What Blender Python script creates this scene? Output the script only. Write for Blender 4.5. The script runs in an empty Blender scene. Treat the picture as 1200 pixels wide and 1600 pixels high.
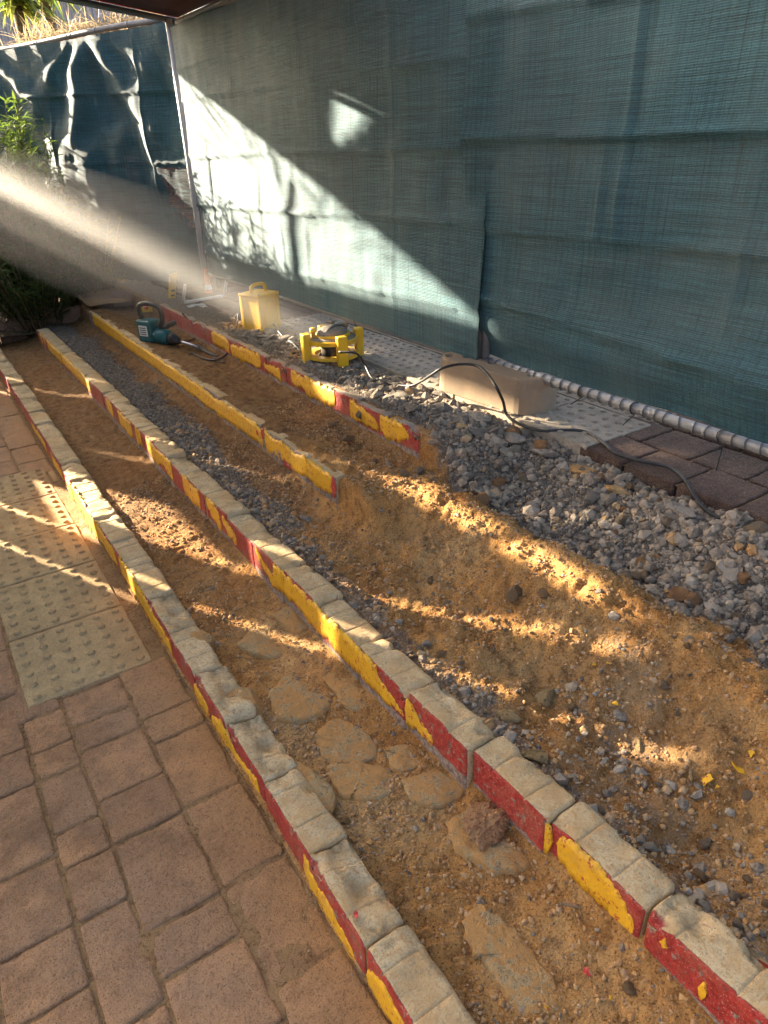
import bpy, bmesh, math, random
import numpy as np
from mathutils import Vector, Matrix

sc = bpy.context.scene
COL = sc.collection

# ------------------------------------------------------------------ camera
RM = np.array([[0.8339397, 0.2758456, -0.4779685],
               [-0.5511695, 0.3731520, -0.7463041],
               [-0.0275098, 0.8858142, 0.4632239]])
EYE = np.array([0.0, 0.0, 1.5])
cd = bpy.data.cameras.new('camera'); cam = bpy.data.objects.new('camera', cd); COL.objects.link(cam)
M4 = Matrix.Identity(4)
for i in range(3):
    for j in range(3):
        M4[i][j] = RM[i, j]
M4.translation = Vector(EYE)
cam.matrix_world = M4
cd.sensor_fit = 'VERTICAL'; cd.sensor_height = 36.0; cd.lens = 1090.0 / 1600.0 * 36.0
cd.clip_start = 0.02; cd.clip_end = 2000
sc.camera = cam

# ------------------------------------------------------------------ light
SUN_AZ, SUN_EL = math.radians(-25.0), math.radians(17.3)
sdir = Vector((math.sin(SUN_AZ) * math.cos(SUN_EL), math.cos(SUN_AZ) * math.cos(SUN_EL), math.sin(SUN_EL)))
w = bpy.data.worlds.new('World'); sc.world = w; w.use_nodes = True
wn = w.node_tree; wn.nodes.clear()
sky = wn.nodes.new('ShaderNodeTexSky'); sky.sky_type = 'NISHITA'; sky.sun_disc = False
sky.sun_elevation = SUN_EL; sky.sun_rotation = SUN_AZ; sky.dust_density = 6.0; sky.air_density = 0.65; sky.ozone_density = 0.3
bg = wn.nodes.new('ShaderNodeBackground'); bg.inputs[1].default_value = 0.072
wo = wn.nodes.new('ShaderNodeOutputWorld')
wn.links.new(sky.outputs[0], bg.inputs[0]); wn.links.new(bg.outputs[0], wo.inputs[0])
sl = bpy.data.lights.new('sun', 'SUN'); sl.energy = 5.0; sl.angle = math.radians(0.5); sl.color = (1.0, 0.86, 0.66)
so = bpy.data.objects.new('sun', sl); COL.objects.link(so)
so.rotation_euler = sdir.to_track_quat('Z', 'Y').to_euler()
so.location = (-8, 16, 9)
sc.view_settings.view_transform = 'Standard'; sc.view_settings.look = 'None'
sc.view_settings.gamma = 1.0; sc.view_settings.use_curve_mapping = False
sc.view_settings.exposure = 3.25
sc.render.engine = 'CYCLES'
sc.cycles.use_denoising = True
sc.cycles.max_bounces = 8; sc.cycles.transparent_max_bounces = 16
sc.cycles.sample_clamp_indirect = 6.0

BEAM_DUST_DENSITY = 0.10
# ------------------------------------------------------------------ helpers
def W(x, y, z=0.0):
    """the point at height z that the photograph shows at pixel (x, y)"""
    v = RM @ np.array([x - 600.0, 800.0 - y, -1090.0])
    return EYE + v * ((z - EYE[2]) / v[2])

def hsh(ix, iy, seed):
    n = (ix.astype(np.int64) * 374761393 + iy.astype(np.int64) * 668265263 + seed * 974711) & 0x7fffffff
    n = ((n ^ (n >> 13)) * 1274126177) & 0x7fffffff
    n = n ^ (n >> 16)
    return (n & 0xffff) / 65535.0

def vn(x, y, seed=0):
    x = np.asarray(x, float); y = np.asarray(y, float)
    ix = np.floor(x); iy = np.floor(y); fx = x - ix; fy = y - iy
    fx = fx * fx * fx * (fx * (fx * 6 - 15) + 10); fy = fy * fy * fy * (fy * (fy * 6 - 15) + 10)
    a = hsh(ix, iy, seed); b = hsh(ix + 1, iy, seed); c = hsh(ix, iy + 1, seed); d = hsh(ix + 1, iy + 1, seed)
    return (a + (b - a) * fx) * (1 - fy) + (c + (d - c) * fx) * fy - 0.5

def fbm(x, y, seed=0, oct=4, gain=0.5):
    s = 0; a = 1.0
    for o in range(oct):
        s = s + a * vn(np.asarray(x) * 2 ** o + 17.3 * o, np.asarray(y) * 2 ** o + 5.1 * o, seed + o * 31)
        a *= gain
    return s

def sstep(a, b, x):
    t = np.clip((x - a) / (b - a), 0, 1); return t * t * (3 - 2 * t)

def mesh_np(name, verts, faces, smooth=True):
    me = bpy.data.meshes.new(name)
    me.from_pydata([tuple(map(float, v)) for v in verts], [], [tuple(int(i) for i in f) for f in faces])
    if smooth: me.polygons.foreach_set('use_smooth', [True] * len(me.polygons))
    me.update(); return me

def mesh_fast(name, V, F, smooth=True):
    """V (n,3), F (m,k) arrays"""
    V = np.asarray(V, np.float32); F = np.asarray(F, np.int32); m, k = F.shape
    me = bpy.data.meshes.new(name)
    me.vertices.add(len(V)); me.vertices.foreach_set('co', V.ravel())
    me.loops.add(m * k); me.loops.foreach_set('vertex_index', F.ravel())
    me.polygons.add(m)
    me.polygons.foreach_set('loop_start', np.arange(0, m * k, k, dtype=np.int32))
    me.polygons.foreach_set('loop_total', np.full(m, k, np.int32))
    me.update(calc_edges=True)
    me.polygons.foreach_set('use_smooth', np.full(m, smooth, bool))
    me.validate(); return me

def grid_faces(nx, ny):
    i = np.arange(nx - 1); j = np.arange(ny - 1)
    I, J = np.meshgrid(i, j, indexing='ij'); a = (I * ny + J).ravel()
    return np.stack([a, a + ny, a + ny + 1, a + 1], 1)

def put(name, me, mat=None, parent=None, loc=None, rot=None, scale=None):
    o = bpy.data.objects.new(name, me); COL.objects.link(o)
    if mat is not None and me is not None and len(me.materials) == 0: me.materials.append(mat)
    if parent is not None: o.parent = parent
    if loc is not None: o.location = loc
    if rot is not None: o.rotation_euler = rot
    if scale is not None: o.scale = scale
    return o

def thing(name, label, cat, loc=(0, 0, 0), rot=(0, 0, 0), group=None):
    o = bpy.data.objects.new(name, None); COL.objects.link(o); o.location = loc; o.rotation_euler = rot
    o.empty_display_size = 0.1
    return tag(o, label, cat, group)

def tag(o, label, cat, group=None):
    o['label'] = label; o['category'] = cat
    if group: o['group'] = group
    return o

def structure(o): o['kind'] = 'structure'; return o
def stuff(o): o['kind'] = 'stuff'; return o

def bm_mesh(name, bm, smooth=False):
    me = bpy.data.meshes.new(name); bm.to_mesh(me); bm.free()
    if smooth: me.polygons.foreach_set('use_smooth', [True] * len(me.polygons))
    return me

def box_bm(bm, c, s, bevel=0.0, seg=2, mat=None):
    r = bmesh.ops.create_cube(bm, size=1.0)
    vs = r['verts']
    bmesh.ops.scale(bm, vec=s, verts=vs)
    if mat is not None: bmesh.ops.transform(bm, matrix=mat, verts=vs)
    bmesh.ops.translate(bm, vec=c, verts=vs)
    if bevel > 0:
        es = list({e for v in vs for e in v.link_edges})
        bmesh.ops.bevel(bm, geom=es, offset=bevel, segments=seg, affect='EDGES', profile=0.5)

def box(name, c, s, mat, parent=None, bevel=0.0, seg=2, rot=None, smooth=False):
    bm = bmesh.new(); box_bm(bm, (0, 0, 0), s, bevel, seg)
    return put(name, bm_mesh(name, bm, smooth), mat, parent, c, rot)

def tube_np(pts, r, n=10, closed=False, caps=True):
    """tube mesh along a polyline; r scalar or per-point"""
    P = np.array(pts, float); m = len(P); rr = np.full(m, r, float) if np.isscalar(r) else np.array(r, float)
    T = np.gradient(P, axis=0)
    if closed:
        T = np.roll(P, -1, 0) - np.roll(P, 1, 0)
    T /= np.linalg.norm(T, axis=1, keepdims=True) + 1e-12
    up = np.array([0, 0, 1.0]) if abs(T[0, 2]) < 0.9 else np.array([1.0, 0, 0])
    N = np.cross(up, T[0]); N /= np.linalg.norm(N)
    V = []
    for i in range(m):
        N = N - T[i] * np.dot(N, T[i]); N /= np.linalg.norm(N) + 1e-12
        B = np.cross(T[i], N)
        for k in range(n):
            a = 2 * math.pi * k / n
            V.append(P[i] + rr[i] * (math.cos(a) * N + math.sin(a) * B))
    F = []
    for i in range(m if closed else m - 1):
        j = (i + 1) % m
        for k in range(n):
            F.append((i * n + k, i * n + (k + 1) % n, j * n + (k + 1) % n, j * n + k))
    if caps and not closed:
        F.append(tuple(range(n - 1, -1, -1))); F.append(tuple((m - 1) * n + k for k in range(n)))
    return V, F

def tube(name, pts, r, mat, parent=None, n=10, closed=False):
    V, F = tube_np(pts, r, n, closed)
    return put(name, mesh_np(name, V, F), mat, parent)

def spline(pts, n=8):
    P = [np.array(p, float) for p in pts]; P = [2 * P[0] - P[1]] + P + [2 * P[-1] - P[-2]]
    out = []
    for i in range(1, len(P) - 2):
        for k in range(n):
            t = k / n
            out.append(0.5 * ((2 * P[i]) + (-P[i - 1] + P[i + 1]) * t + (2 * P[i - 1] - 5 * P[i] + 4 * P[i + 1] - P[i + 2]) * t * t
                              + (-P[i - 1] + 3 * P[i] - 3 * P[i + 1] + P[i + 2]) * t ** 3))
    out.append(P[-2]); return out

def dup(o, loc=None, parent=None, rot=None):
    c = o.copy(); COL.objects.link(c)
    if loc is not None: c.location = loc
    if rot is not None: c.rotation_euler = rot
    c.parent = parent
    return c

# ------------------------------------------------------------------ materials
class NB:
    def __init__(s, name):
        s.m = bpy.data.materials.new(name); s.m.use_nodes = True
        s.t = s.m.node_tree; s.t.nodes.clear()
        s.out = s.n('ShaderNodeOutputMaterial'); s.b = s.n('ShaderNodeBsdfPrincipled')
        s.l(s.b.outputs[0], s.out.inputs[0])
        s.tc = s.n('ShaderNodeTexCoord')
    def n(s, t, **k):
        x = s.t.nodes.new(t)
        for a, v in k.items(): setattr(x, a, v)
        return x
    def l(s, a, b): s.t.links.new(a, b)
    def geo(s): return s.n('ShaderNodeNewGeometry')
    def pos(s): return s.geo().outputs['Position']
    def noise(s, vec, scale, detail=5, rough=0.6, dist=0.0):
        x = s.n('ShaderNodeTexNoise'); x.inputs['Scale'].default_value = scale; x.inputs['Detail'].default_value = detail
        x.inputs['Roughness'].default_value = rough; x.inputs['Distortion'].default_value = dist
        s.l(vec, x.inputs['Vector']); return x.outputs[0]
    def voro(s, vec, scale, feat='F1', out='Distance'):
        x = s.n('ShaderNodeTexVoronoi'); x.feature = feat; x.inputs['Scale'].default_value = scale
        s.l(vec, x.inputs['Vector']); return x.outputs[out]
    def ramp(s, fac, stops, interp='LINEAR'):
        x = s.n('ShaderNodeValToRGB'); x.color_ramp.interpolation = interp
        e = x.color_ramp.elements
        while len(e) < len(stops): e.new(0.5)
        for el, (p, c) in zip(e, stops):
            el.position = p; el.color = (c, c, c, 1) if np.isscalar(c) else (*c, 1)
        s.l(fac, x.inputs[0]); return x.outputs[0]
    def math(s, op, a, b=None, clamp=False):
        x = s.n('ShaderNodeMath'); x.operation = op; x.use_clamp = clamp
        for i, v in enumerate([a, b]):
            if v is None: continue
            if np.isscalar(v): x.inputs[i].default_value = v
            else: s.l(v, x.inputs[i])
        return x.outputs[0]
    def mix(s, fac, a, b, mode='MIX'):
        x = s.n('ShaderNodeMix'); x.data_type = 'RGBA'; x.blend_type = mode
        for i, v in ((0, fac), (6, a), (7, b)):
            if np.isscalar(v): x.inputs[i].default_value = v
            elif isinstance(v, tuple): x.inputs[i].default_value = (*v, 1) if len(v) == 3 else v
            else: s.l(v, x.inputs[i])
        return x.outputs[2]
    def sep(s, vec):
        x = s.n('ShaderNodeSeparateXYZ'); s.l(vec, x.inputs[0]); return x.outputs
    def mapv(s, vec, scale=(1, 1, 1), loc=(0, 0, 0)):
        x = s.n('ShaderNodeMapping'); x.inputs['Scale'].default_value = scale; x.inputs['Location'].default_value = loc
        s.l(vec, x.inputs[0]); return x.outputs[0]
    def addrnd(s, vec, k=37.0):
        oi = s.n('ShaderNodeObjectInfo'); x = s.n('ShaderNodeVectorMath'); x.operation = 'ADD'
        c = s.n('ShaderNodeCombineXYZ'); m = s.math('MULTIPLY', oi.outputs['Random'], k)
        for i in range(3): s.l(m, c.inputs[i])
        s.l(vec, x.inputs[0]); s.l(c.outputs[0], x.inputs[1]); return x.outputs[0], oi.outputs['Random']
    def bump(s, h, strength=0.5, dist=0.01, prev=None):
        x = s.n('ShaderNodeBump'); x.inputs['Strength'].default_value = strength; x.inputs['Distance'].default_value = dist
        s.l(h, x.inputs['Height'])
        if prev is not None: s.l(prev, x.inputs['Normal'])
        return x.outputs[0]
    def fin(s, col=None, rough=0.8, normal=None, metal=0.0, spec=0.3):
        if col is not None:
            if isinstance(col, tuple): s.b.inputs['Base Color'].default_value = (*col, 1)
            else: s.l(col, s.b.inputs['Base Color'])
        if np.isscalar(rough): s.b.inputs['Roughness'].default_value = rough
        else: s.l(rough, s.b.inputs['Roughness'])
        s.b.inputs['Metallic'].default_value = metal
        s.b.inputs['Specular IOR Level'].default_value = spec
        if normal is not None: s.l(normal, s.b.inputs['Normal'])
        return s.m

def mat_ground():
    b = NB('sand_and_gravel'); p = b.pos()
    at = b.n('ShaderNodeAttribute'); at.attribute_name = 'gravel'
    n1 = b.noise(p, 3.0, 6, 0.65); n2 = b.noise(p, 26, 6, 0.75); n3 = b.noise(p, 190, 4, 0.7)
    sand = b.ramp(n1, [(0.36, (0.42, 0.19, 0.055)), (0.5, (0.58, 0.295, 0.095)), (0.64, (0.68, 0.41, 0.17))])
    sand = b.mix(b.ramp(n2, [(0.38, 0.7), (0.52, 0.0)]), sand, (0.20, 0.085, 0.03))
    sand = b.mix(b.ramp(n3, [(0.36, 0.8), (0.45, 0.0)]), sand, (0.09, 0.045, 0.02))
    sand = b.mix(b.ramp(n3, [(0.58, 0.0), (0.68, 0.6)]), sand, (0.72, 0.52, 0.28))
    so_ = b.n('ShaderNodeAttribute'); so_.attribute_name = 'soil_shade'
    soil_shade = b.mix(b.ramp(n2, [(.38, 0.), (.62, 1.)]), (0.13, 0.072, 0.035), (0.27, 0.155, 0.075))  # dark soil tone that also carries the far treads' shade in its colour
    soil_shade = b.mix(b.ramp(n3, [(0.58, 0.0), (0.68, 0.5)]), soil_shade, (0.42, 0.31, 0.2))
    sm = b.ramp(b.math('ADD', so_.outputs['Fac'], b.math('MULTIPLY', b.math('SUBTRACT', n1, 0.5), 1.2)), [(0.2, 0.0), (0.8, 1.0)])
    sand = b.mix(b.math('MULTIPLY', sm, .8), sand, soil_shade)
    v = b.voro(p, 120, 'F1', 'Color'); vs = b.sep(v)
    gr = b.mix(vs[0], (0.12, 0.10, 0.085), (0.34, 0.295, 0.245))
    gr = b.mix(b.ramp(n2, [(0.4, 0.0), (0.65, 0.6)]), gr, (0.26, 0.17, 0.09))
    gm = b.ramp(b.math('ADD', at.outputs['Fac'], b.math('MULTIPLY', b.math('SUBTRACT', n2, 0.5), 0.9)), [(0.38, 0.0), (0.62, 1.0)])
    col = b.mix(gm, sand, gr)
    h1 = b.math('ADD', b.math('MULTIPLY', n2, 1.0), b.math('MULTIPLY', n3, 0.5))
    vd = b.voro(p, 120); h = b.math('SUBTRACT', h1, b.math('MULTIPLY', b.math('MULTIPLY', vd, gm), 0.8))
    return b.fin(col, 0.95, b.bump(h, 1.0, 0.022), spec=0.1)

def mat_stone():
    b = NB('rubble_stone'); p = b.pos(); at = b.n('ShaderNodeAttribute'); at.attribute_name = 'tone'
    c = b.ramp(at.outputs['Fac'], [(0.0, (0.075, 0.062, 0.05)), (0.35, (0.20, 0.168, 0.13)), (0.6, (0.36, 0.305, 0.235)),
                                   (0.8, (0.48, 0.28, 0.11)), (0.92, (0.42, 0.20, 0.06)), (1.0, (0.62, 0.53, 0.38))])
    n = b.noise(p, 60, 5, 0.7)
    c = b.mix(b.ramp(n, [(0.42, 0.0), (0.6, 0.6)]), c, (0.40, 0.29, 0.19))
    return b.fin(c, 0.92, b.bump(b.noise(p, 150, 4, 0.7), 0.7, 0.006), spec=0.15)

def mat_rock(name, c1, c2, dust=(0.36, 0.22, 0.10), dusty=0.5):
    b = NB(name); v, r = b.addrnd(b.tc.outputs['Object'])
    n = b.noise(v, 14, 6, 0.7); n2 = b.noise(v, 75, 5, 0.7)
    c = b.mix(b.ramp(n, [(.36, 0.), (.64, 1.)]), c1, c2); c = b.mix(b.ramp(n2, [(0.36, 0.8), (0.48, 0.0)]), c, tuple(x * 0.55 for x in c1)); c = b.mix(b.ramp(b.noise(v, 300, 3, .7), [(0.36, 0.7), (0.44, 0.0)]), c, tuple(x * 0.35 for x in c1))
    g = b.geo(); nz = b.sep(g.outputs['Normal'])[2]
    du = b.math('MULTIPLY', b.ramp(b.math('ADD', n, n2), [(0.92, 0.0), (1.08, 1.0)]), dusty)
    c = b.mix(du, c, dust)
    h = b.math('ADD', n2, b.math('MULTIPLY', b.noise(v, 260, 3, 0.7), 0.4))
    return b.fin(c, 0.92, b.bump(h, 0.9, 0.012), spec=0.12)

def mat_kerb(name, with_red=True, top_grey=False):
    b = NB(name); ob = b.tc.outputs['Object']; v, r = b.addrnd(ob)
    n = b.noise(v, 9, 6, 0.7); n2 = b.noise(v, 70, 5, 0.75); n3 = b.noise(v, 220, 3, 0.7)
    if top_grey: bare = b.ramp(n, [(0.3, (0.21, 0.19, 0.17)), (0.7, (0.36, 0.32, 0.27))])
    else: bare = b.ramp(n, [(0.35, (0.42, 0.295, 0.15)), (0.5, (0.58, 0.425, 0.23)), (0.65, (0.72, 0.55, 0.32))])
    bare = b.mix(b.ramp(n2, [(0.50, 0.0), (0.62, 0.8)]), bare, (0.46, 0.27, 0.11))
    bare = b.mix(b.ramp(n2, [(0.36, 0.6), (0.46, 0.0)]), bare, (0.25, 0.18, 0.11))
    bare = b.mix(b.ramp(n3, [(0.34, 0.6), (0.42, 0.0)]), bare, (0.14, 0.095, 0.06))
    bare = b.mix(b.ramp(b.noise(b.pos(), 6, 6, .7), [(0.5, 0.0), (0.62, 0.75)]), bare, (0.54, 0.33, 0.14))
    bare = b.mix(b.ramp(n3, [(0.58, 0.0), (0.68, 0.6)]), bare, (0.55, 0.46, 0.33))
    col = bare; rough = 0.92
    s = b.sep(ob); g = b.geo()
    tn = b.sep(b.tc.outputs['Normal'])
    front = b.ramp(b.math('MULTIPLY', tn[0], -1.0), [(0.45, 0.0), (0.62, 1.0)])
    # below the painted band: lilac grey mortar and splashes
    low = b.ramp(b.math('ADD', s[2], b.math('MULTIPLY', b.math('SUBTRACT', n2, 0.5), 0.05)), [(0.0, 0.0), (1.0, 1.0)])
    lil = b.mix(b.ramp(n2, [(.38, 0.), (.62, 1.)]), (0.17, 0.105, 0.075), (0.40, 0.30, 0.235))
    col = b.mix(front, col, lil)
    h = b.math('ADD', n2, b.math('MULTIPLY', n3, 0.5))
    if with_red:
        zz = b.math('ADD', s[2], b.math('MULTIPLY', b.math('SUBTRACT', n2, 0.5), 0.035))
        zz = b.math('ADD', zz, b.math('MULTIPLY', b.math('SUBTRACT', b.noise(v, 18, 3, 0.6), 0.5), 0.03))
        band = b.math('MULTIPLY', b.math('GREATER_THAN', zz, -0.098), b.math('LESS_THAN', zz, 0.004))
        chips = b.math('LESS_THAN', b.noise(v, 40, 5, 0.75), 0.60)
        pm = b.math('MULTIPLY', b.math('MULTIPLY', band, chips), front)
        red = b.mix(b.ramp(n2, [(.38, 0.), (.62, 1.)]), (0.27, 0.022, 0.018), (0.47, 0.055, 0.04))
        red = b.mix(b.ramp(n, [(0.48, 0.0), (0.66, 0.4)]), red, (0.36, 0.19, 0.10)); red = b.mix(b.ramp(n3, [(0.60, 0.0), (0.66, 0.7)]), red, (0.50, 0.36, 0.27))
        col = b.mix(pm, col, red)
        h = b.math('ADD', b.math('MULTIPLY', h, 0.6), b.math('MULTIPLY', pm, 0.35))
        rough = b.mix(pm, (0.92,) * 3, (0.5,) * 3)
    return b.fin(col, rough, b.bump(h, 0.9, 0.010), spec=0.2)

def mat_paint(name, c1, c2, dirt=(0.40, 0.25, 0.10), rough=0.6, under=(0.36, 0.045, 0.03)):
    b = NB(name); p = b.pos()
    n = b.noise(p, 30, 5, 0.7); n2 = b.noise(p, 160, 4, 0.7)
    c = b.mix(n, c1, c2); c = b.mix(b.ramp(b.noise(p, 11, 6, 0.75), [(0.52, 0.0), (0.78, 0.6)]), c, dirt)
    c = b.mix(b.ramp(n2, [(0.34, 0.6), (0.42, 0.0)]), c, dirt)
    wear = b.noise(p, 55, 6, 0.8)
    c = b.mix(b.ramp(wear, [(0.575, 0.0), (0.59, 1.0)], 'LINEAR'), c, under)
    c = b.mix(b.ramp(wear, [(0.30, 1.0), (0.33, 0.0)]), c, (0.45, 0.36, 0.25))
    return b.fin(c, rough, b.bump(b.math('ADD', n, b.math('MULTIPLY', n2, 0.5)), 0.5, 0.005), spec=0.35)

def mat_paver(name, cols, dust=(0.42, 0.27, 0.165), amt=0.6, spill=False):
    b = NB(name); v, r = b.addrnd(b.tc.outputs['Object']); p = b.pos()
    n = b.noise(v, 12, 6, 0.7); n2 = b.noise(v, 75, 5, 0.75); n3 = b.noise(v, 260, 3, 0.6)
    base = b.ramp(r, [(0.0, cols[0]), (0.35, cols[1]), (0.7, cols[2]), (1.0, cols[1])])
    c = b.mix(b.ramp(n, [(0.40, 0.0), (0.60, 0.75)]), base, tuple(x * 0.7 for x in cols[0]))
    big = b.noise(p, 1.6, 5, 0.6)
    c = b.mix(b.math('MULTIPLY', b.ramp(b.math('ADD', b.math('MULTIPLY', big, 0.8), b.math('MULTIPLY', n2, 0.4)), [(0.52, 0.0), (0.72, 1.0)]), amt), c, dust)
    px_ = b.sep(p)[0]   # sand trodden onto the pavers along the edging
    c = b.mix(b.ramp(b.noise(p, 4.5, 6, .7), [(0.52, 0.0), (0.64, 0.45)]), c, tuple(x * 0.5 for x in cols[0]))
    sp = b.math('ADD', b.math('MULTIPLY', px_, 2.6), b.math('MULTIPLY', b.math('ADD', n2, big), .55))
    c = b.mix(b.math('MULTIPLY', b.ramp(sp, [(1.05, 0.0), (1.45, 1.0)]) if False else b.math('MULTIPLY', b.math('SUBTRACT', sp, .95), 1.6, True), .75), c, (0.50, 0.27, 0.105)) if spill else c
    c = b.mix(b.ramp(n3, [(0.34, 0.75), (0.44, 0.0)]), c, tuple(x * 0.35 for x in cols[0]))
    c = b.mix(b.ramp(n3, [(0.60, 0.0), (0.70, 0.6)]), c, (0.48, 0.35, 0.25))
    c = b.mix(b.ramp(n2, [(0.36, 0.5), (0.46, 0.0)]), c, tuple(x * 0.5 for x in cols[0]))
    h = b.math('ADD', b.math('MULTIPLY', n2, 1.0), b.math('MULTIPLY', n3, 0.45))
    return b.fin(c, 0.85, b.bump(h, 0.9, 0.013), spec=0.2)

def mat_cloth(name='green_shade_cloth', worn=False):
    b = NB(name); ob = b.tc.outputs['Object']; s = b.sep(ob)
    # warp and weft threads: s0 along, s2 up
    wz = b.math('SINE', b.math('MULTIPLY', b.math('ADD', s[2], b.math('MULTIPLY', b.noise(b.mapv(ob, (1, 1, 1)), 3.0, 2), 0.03)), 2 * math.pi / 0.0065))
    row = b.noise(b.mapv(ob, (3.0, 3.0, 130.0)), 1.0, 3, 0.7)
    colm = b.noise(b.mapv(ob, (60.0, 60.0, 1.2)), 1.0, 3, 0.8)
    spk = b.noise(b.mapv(ob, (120, 120, 420)), 1.0, 3, 0.7)
    warp = b.math('GREATER_THAN', b.math('SINE', b.math('MULTIPLY', s[1], 2 * math.pi / 0.027)), 0.93)
    c = b.mix(b.ramp(b.math('ADD', b.math('MULTIPLY', row, 0.6), b.math('MULTIPLY', spk, 0.5)), [(.40, 0.), (.70, 1.)]), (0.003, 0.022, 0.027), (0.040, 0.128, 0.150))
    c = b.mix(b.math('MULTIPLY', b.ramp(wz, [(0.0, 0.0), (1.0, 0.28)]), 1.0), c, (0.085, 0.205, 0.26))
    c = b.mix(b.ramp(colm, [(0.32, 0.55), (0.5, 0.0)]), c, (0.005, 0.032, 0.032))
    c = b.mix(b.math('MULTIPLY', warp, 0.35), c, (0.006, 0.018, 0.018))
    dst = b.noise(ob, 1.4, 5, 0.6)
    c = b.mix(b.ramp(dst, [(0.48, 0.0), (0.68, 0.22)]), c, (0.12, 0.15, 0.13))
    h = b.math('ADD', b.math('MULTIPLY', wz, 0.25), b.math('ADD', b.math('MULTIPLY', row, 0.9), b.math('MULTIPLY', spk, 0.8)))
    nor = b.bump(h, 0.6, 0.005)
    b.fin(c, 0.75, nor, spec=0.35)
    b.b.inputs['Sheen Weight'].default_value = 0.12; b.b.inputs['Sheen Roughness'].default_value = 0.4
    b.b.inputs['Sheen Tint'].default_value = (0.75, 0.8, 0.75, 1)
    tl = b.n('ShaderNodeBsdfTranslucent'); b.l(c, tl.inputs[0])
    mx = b.n('ShaderNodeMixShader'); mx.inputs[0].default_value = 0.05
    b.l(b.b.outputs[0], mx.inputs[1]); b.l(tl.outputs[0], mx.inputs[2])
    tr = b.n('ShaderNodeBsdfTransparent'); m2 = b.n('ShaderNodeMixShader')
    hole = b.ramp(spk, [(0.36, 0.05), (0.46, 0.0)])
    if worn:   # threadbare patch low down beside the corner post
        wob = b.math('MULTIPLY', b.math('SUBTRACT', b.noise(ob, 9, 4, .7), .5), .5)
        m_ = b.math('MULTIPLY', b.math('LESS_THAN', b.math('ADD', s[1], wob), .50), b.math('LESS_THAN', s[2], 1.40))
        m_ = b.math('MULTIPLY', m_, b.math('GREATER_THAN', b.math('SUBTRACT', s[2], b.math('ADD', wob, b.math('MULTIPLY', s[1], .9))), .70))
        hole = b.math('MAXIMUM', hole, b.math('MULTIPLY', m_, b.ramp(row, [(.35, .75), (.6, .25)])))
    b.l(hole, m2.inputs[0])
    b.l(mx.outputs[0], m2.inputs[1]); b.l(tr.outputs[0], m2.inputs[2]); b.l(m2.outputs[0], b.out.inputs[0])
    return b.m

def mat_simple(name, c, rough=0.5, metal=0.0, var=0.25, dirt=None, scale=20, spec=0.4, bump=0.2):
    b = NB(name); v, r = b.addrnd(b.tc.outputs['Object'])
    n = b.noise(v, scale, 6, 0.7)
    cc = b.mix(n, tuple(x * (1 - var) for x in c), tuple(min(1, x * (1 + var)) for x in c))
    if dirt: cc = b.mix(b.ramp(b.noise(v, scale * 0.6, 6, 0.75), [(0.48, 0.0), (0.72, 0.75)]), cc, dirt)
    return b.fin(cc, rough, b.bump(n, bump, 0.003), metal, spec)

def mat_leaf(name, c1, c2):
    b = NB(name); at = b.n('ShaderNodeAttribute'); at.attribute_name = 'tone'
    c = b.mix(at.outputs['Fac'], c1, c2)
    b.fin(c, 0.5, spec=0.4)
    tl = b.n('ShaderNodeBsdfTranslucent'); b.l(c, tl.inputs[0]); mx = b.n('ShaderNodeMixShader'); mx.inputs[0].default_value = 0.5
    b.l(b.b.outputs[0], mx.inputs[1]); b.l(tl.outputs[0], mx.inputs[2]); b.l(mx.outputs[0], b.out.inputs[0])
    return b.m

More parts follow.
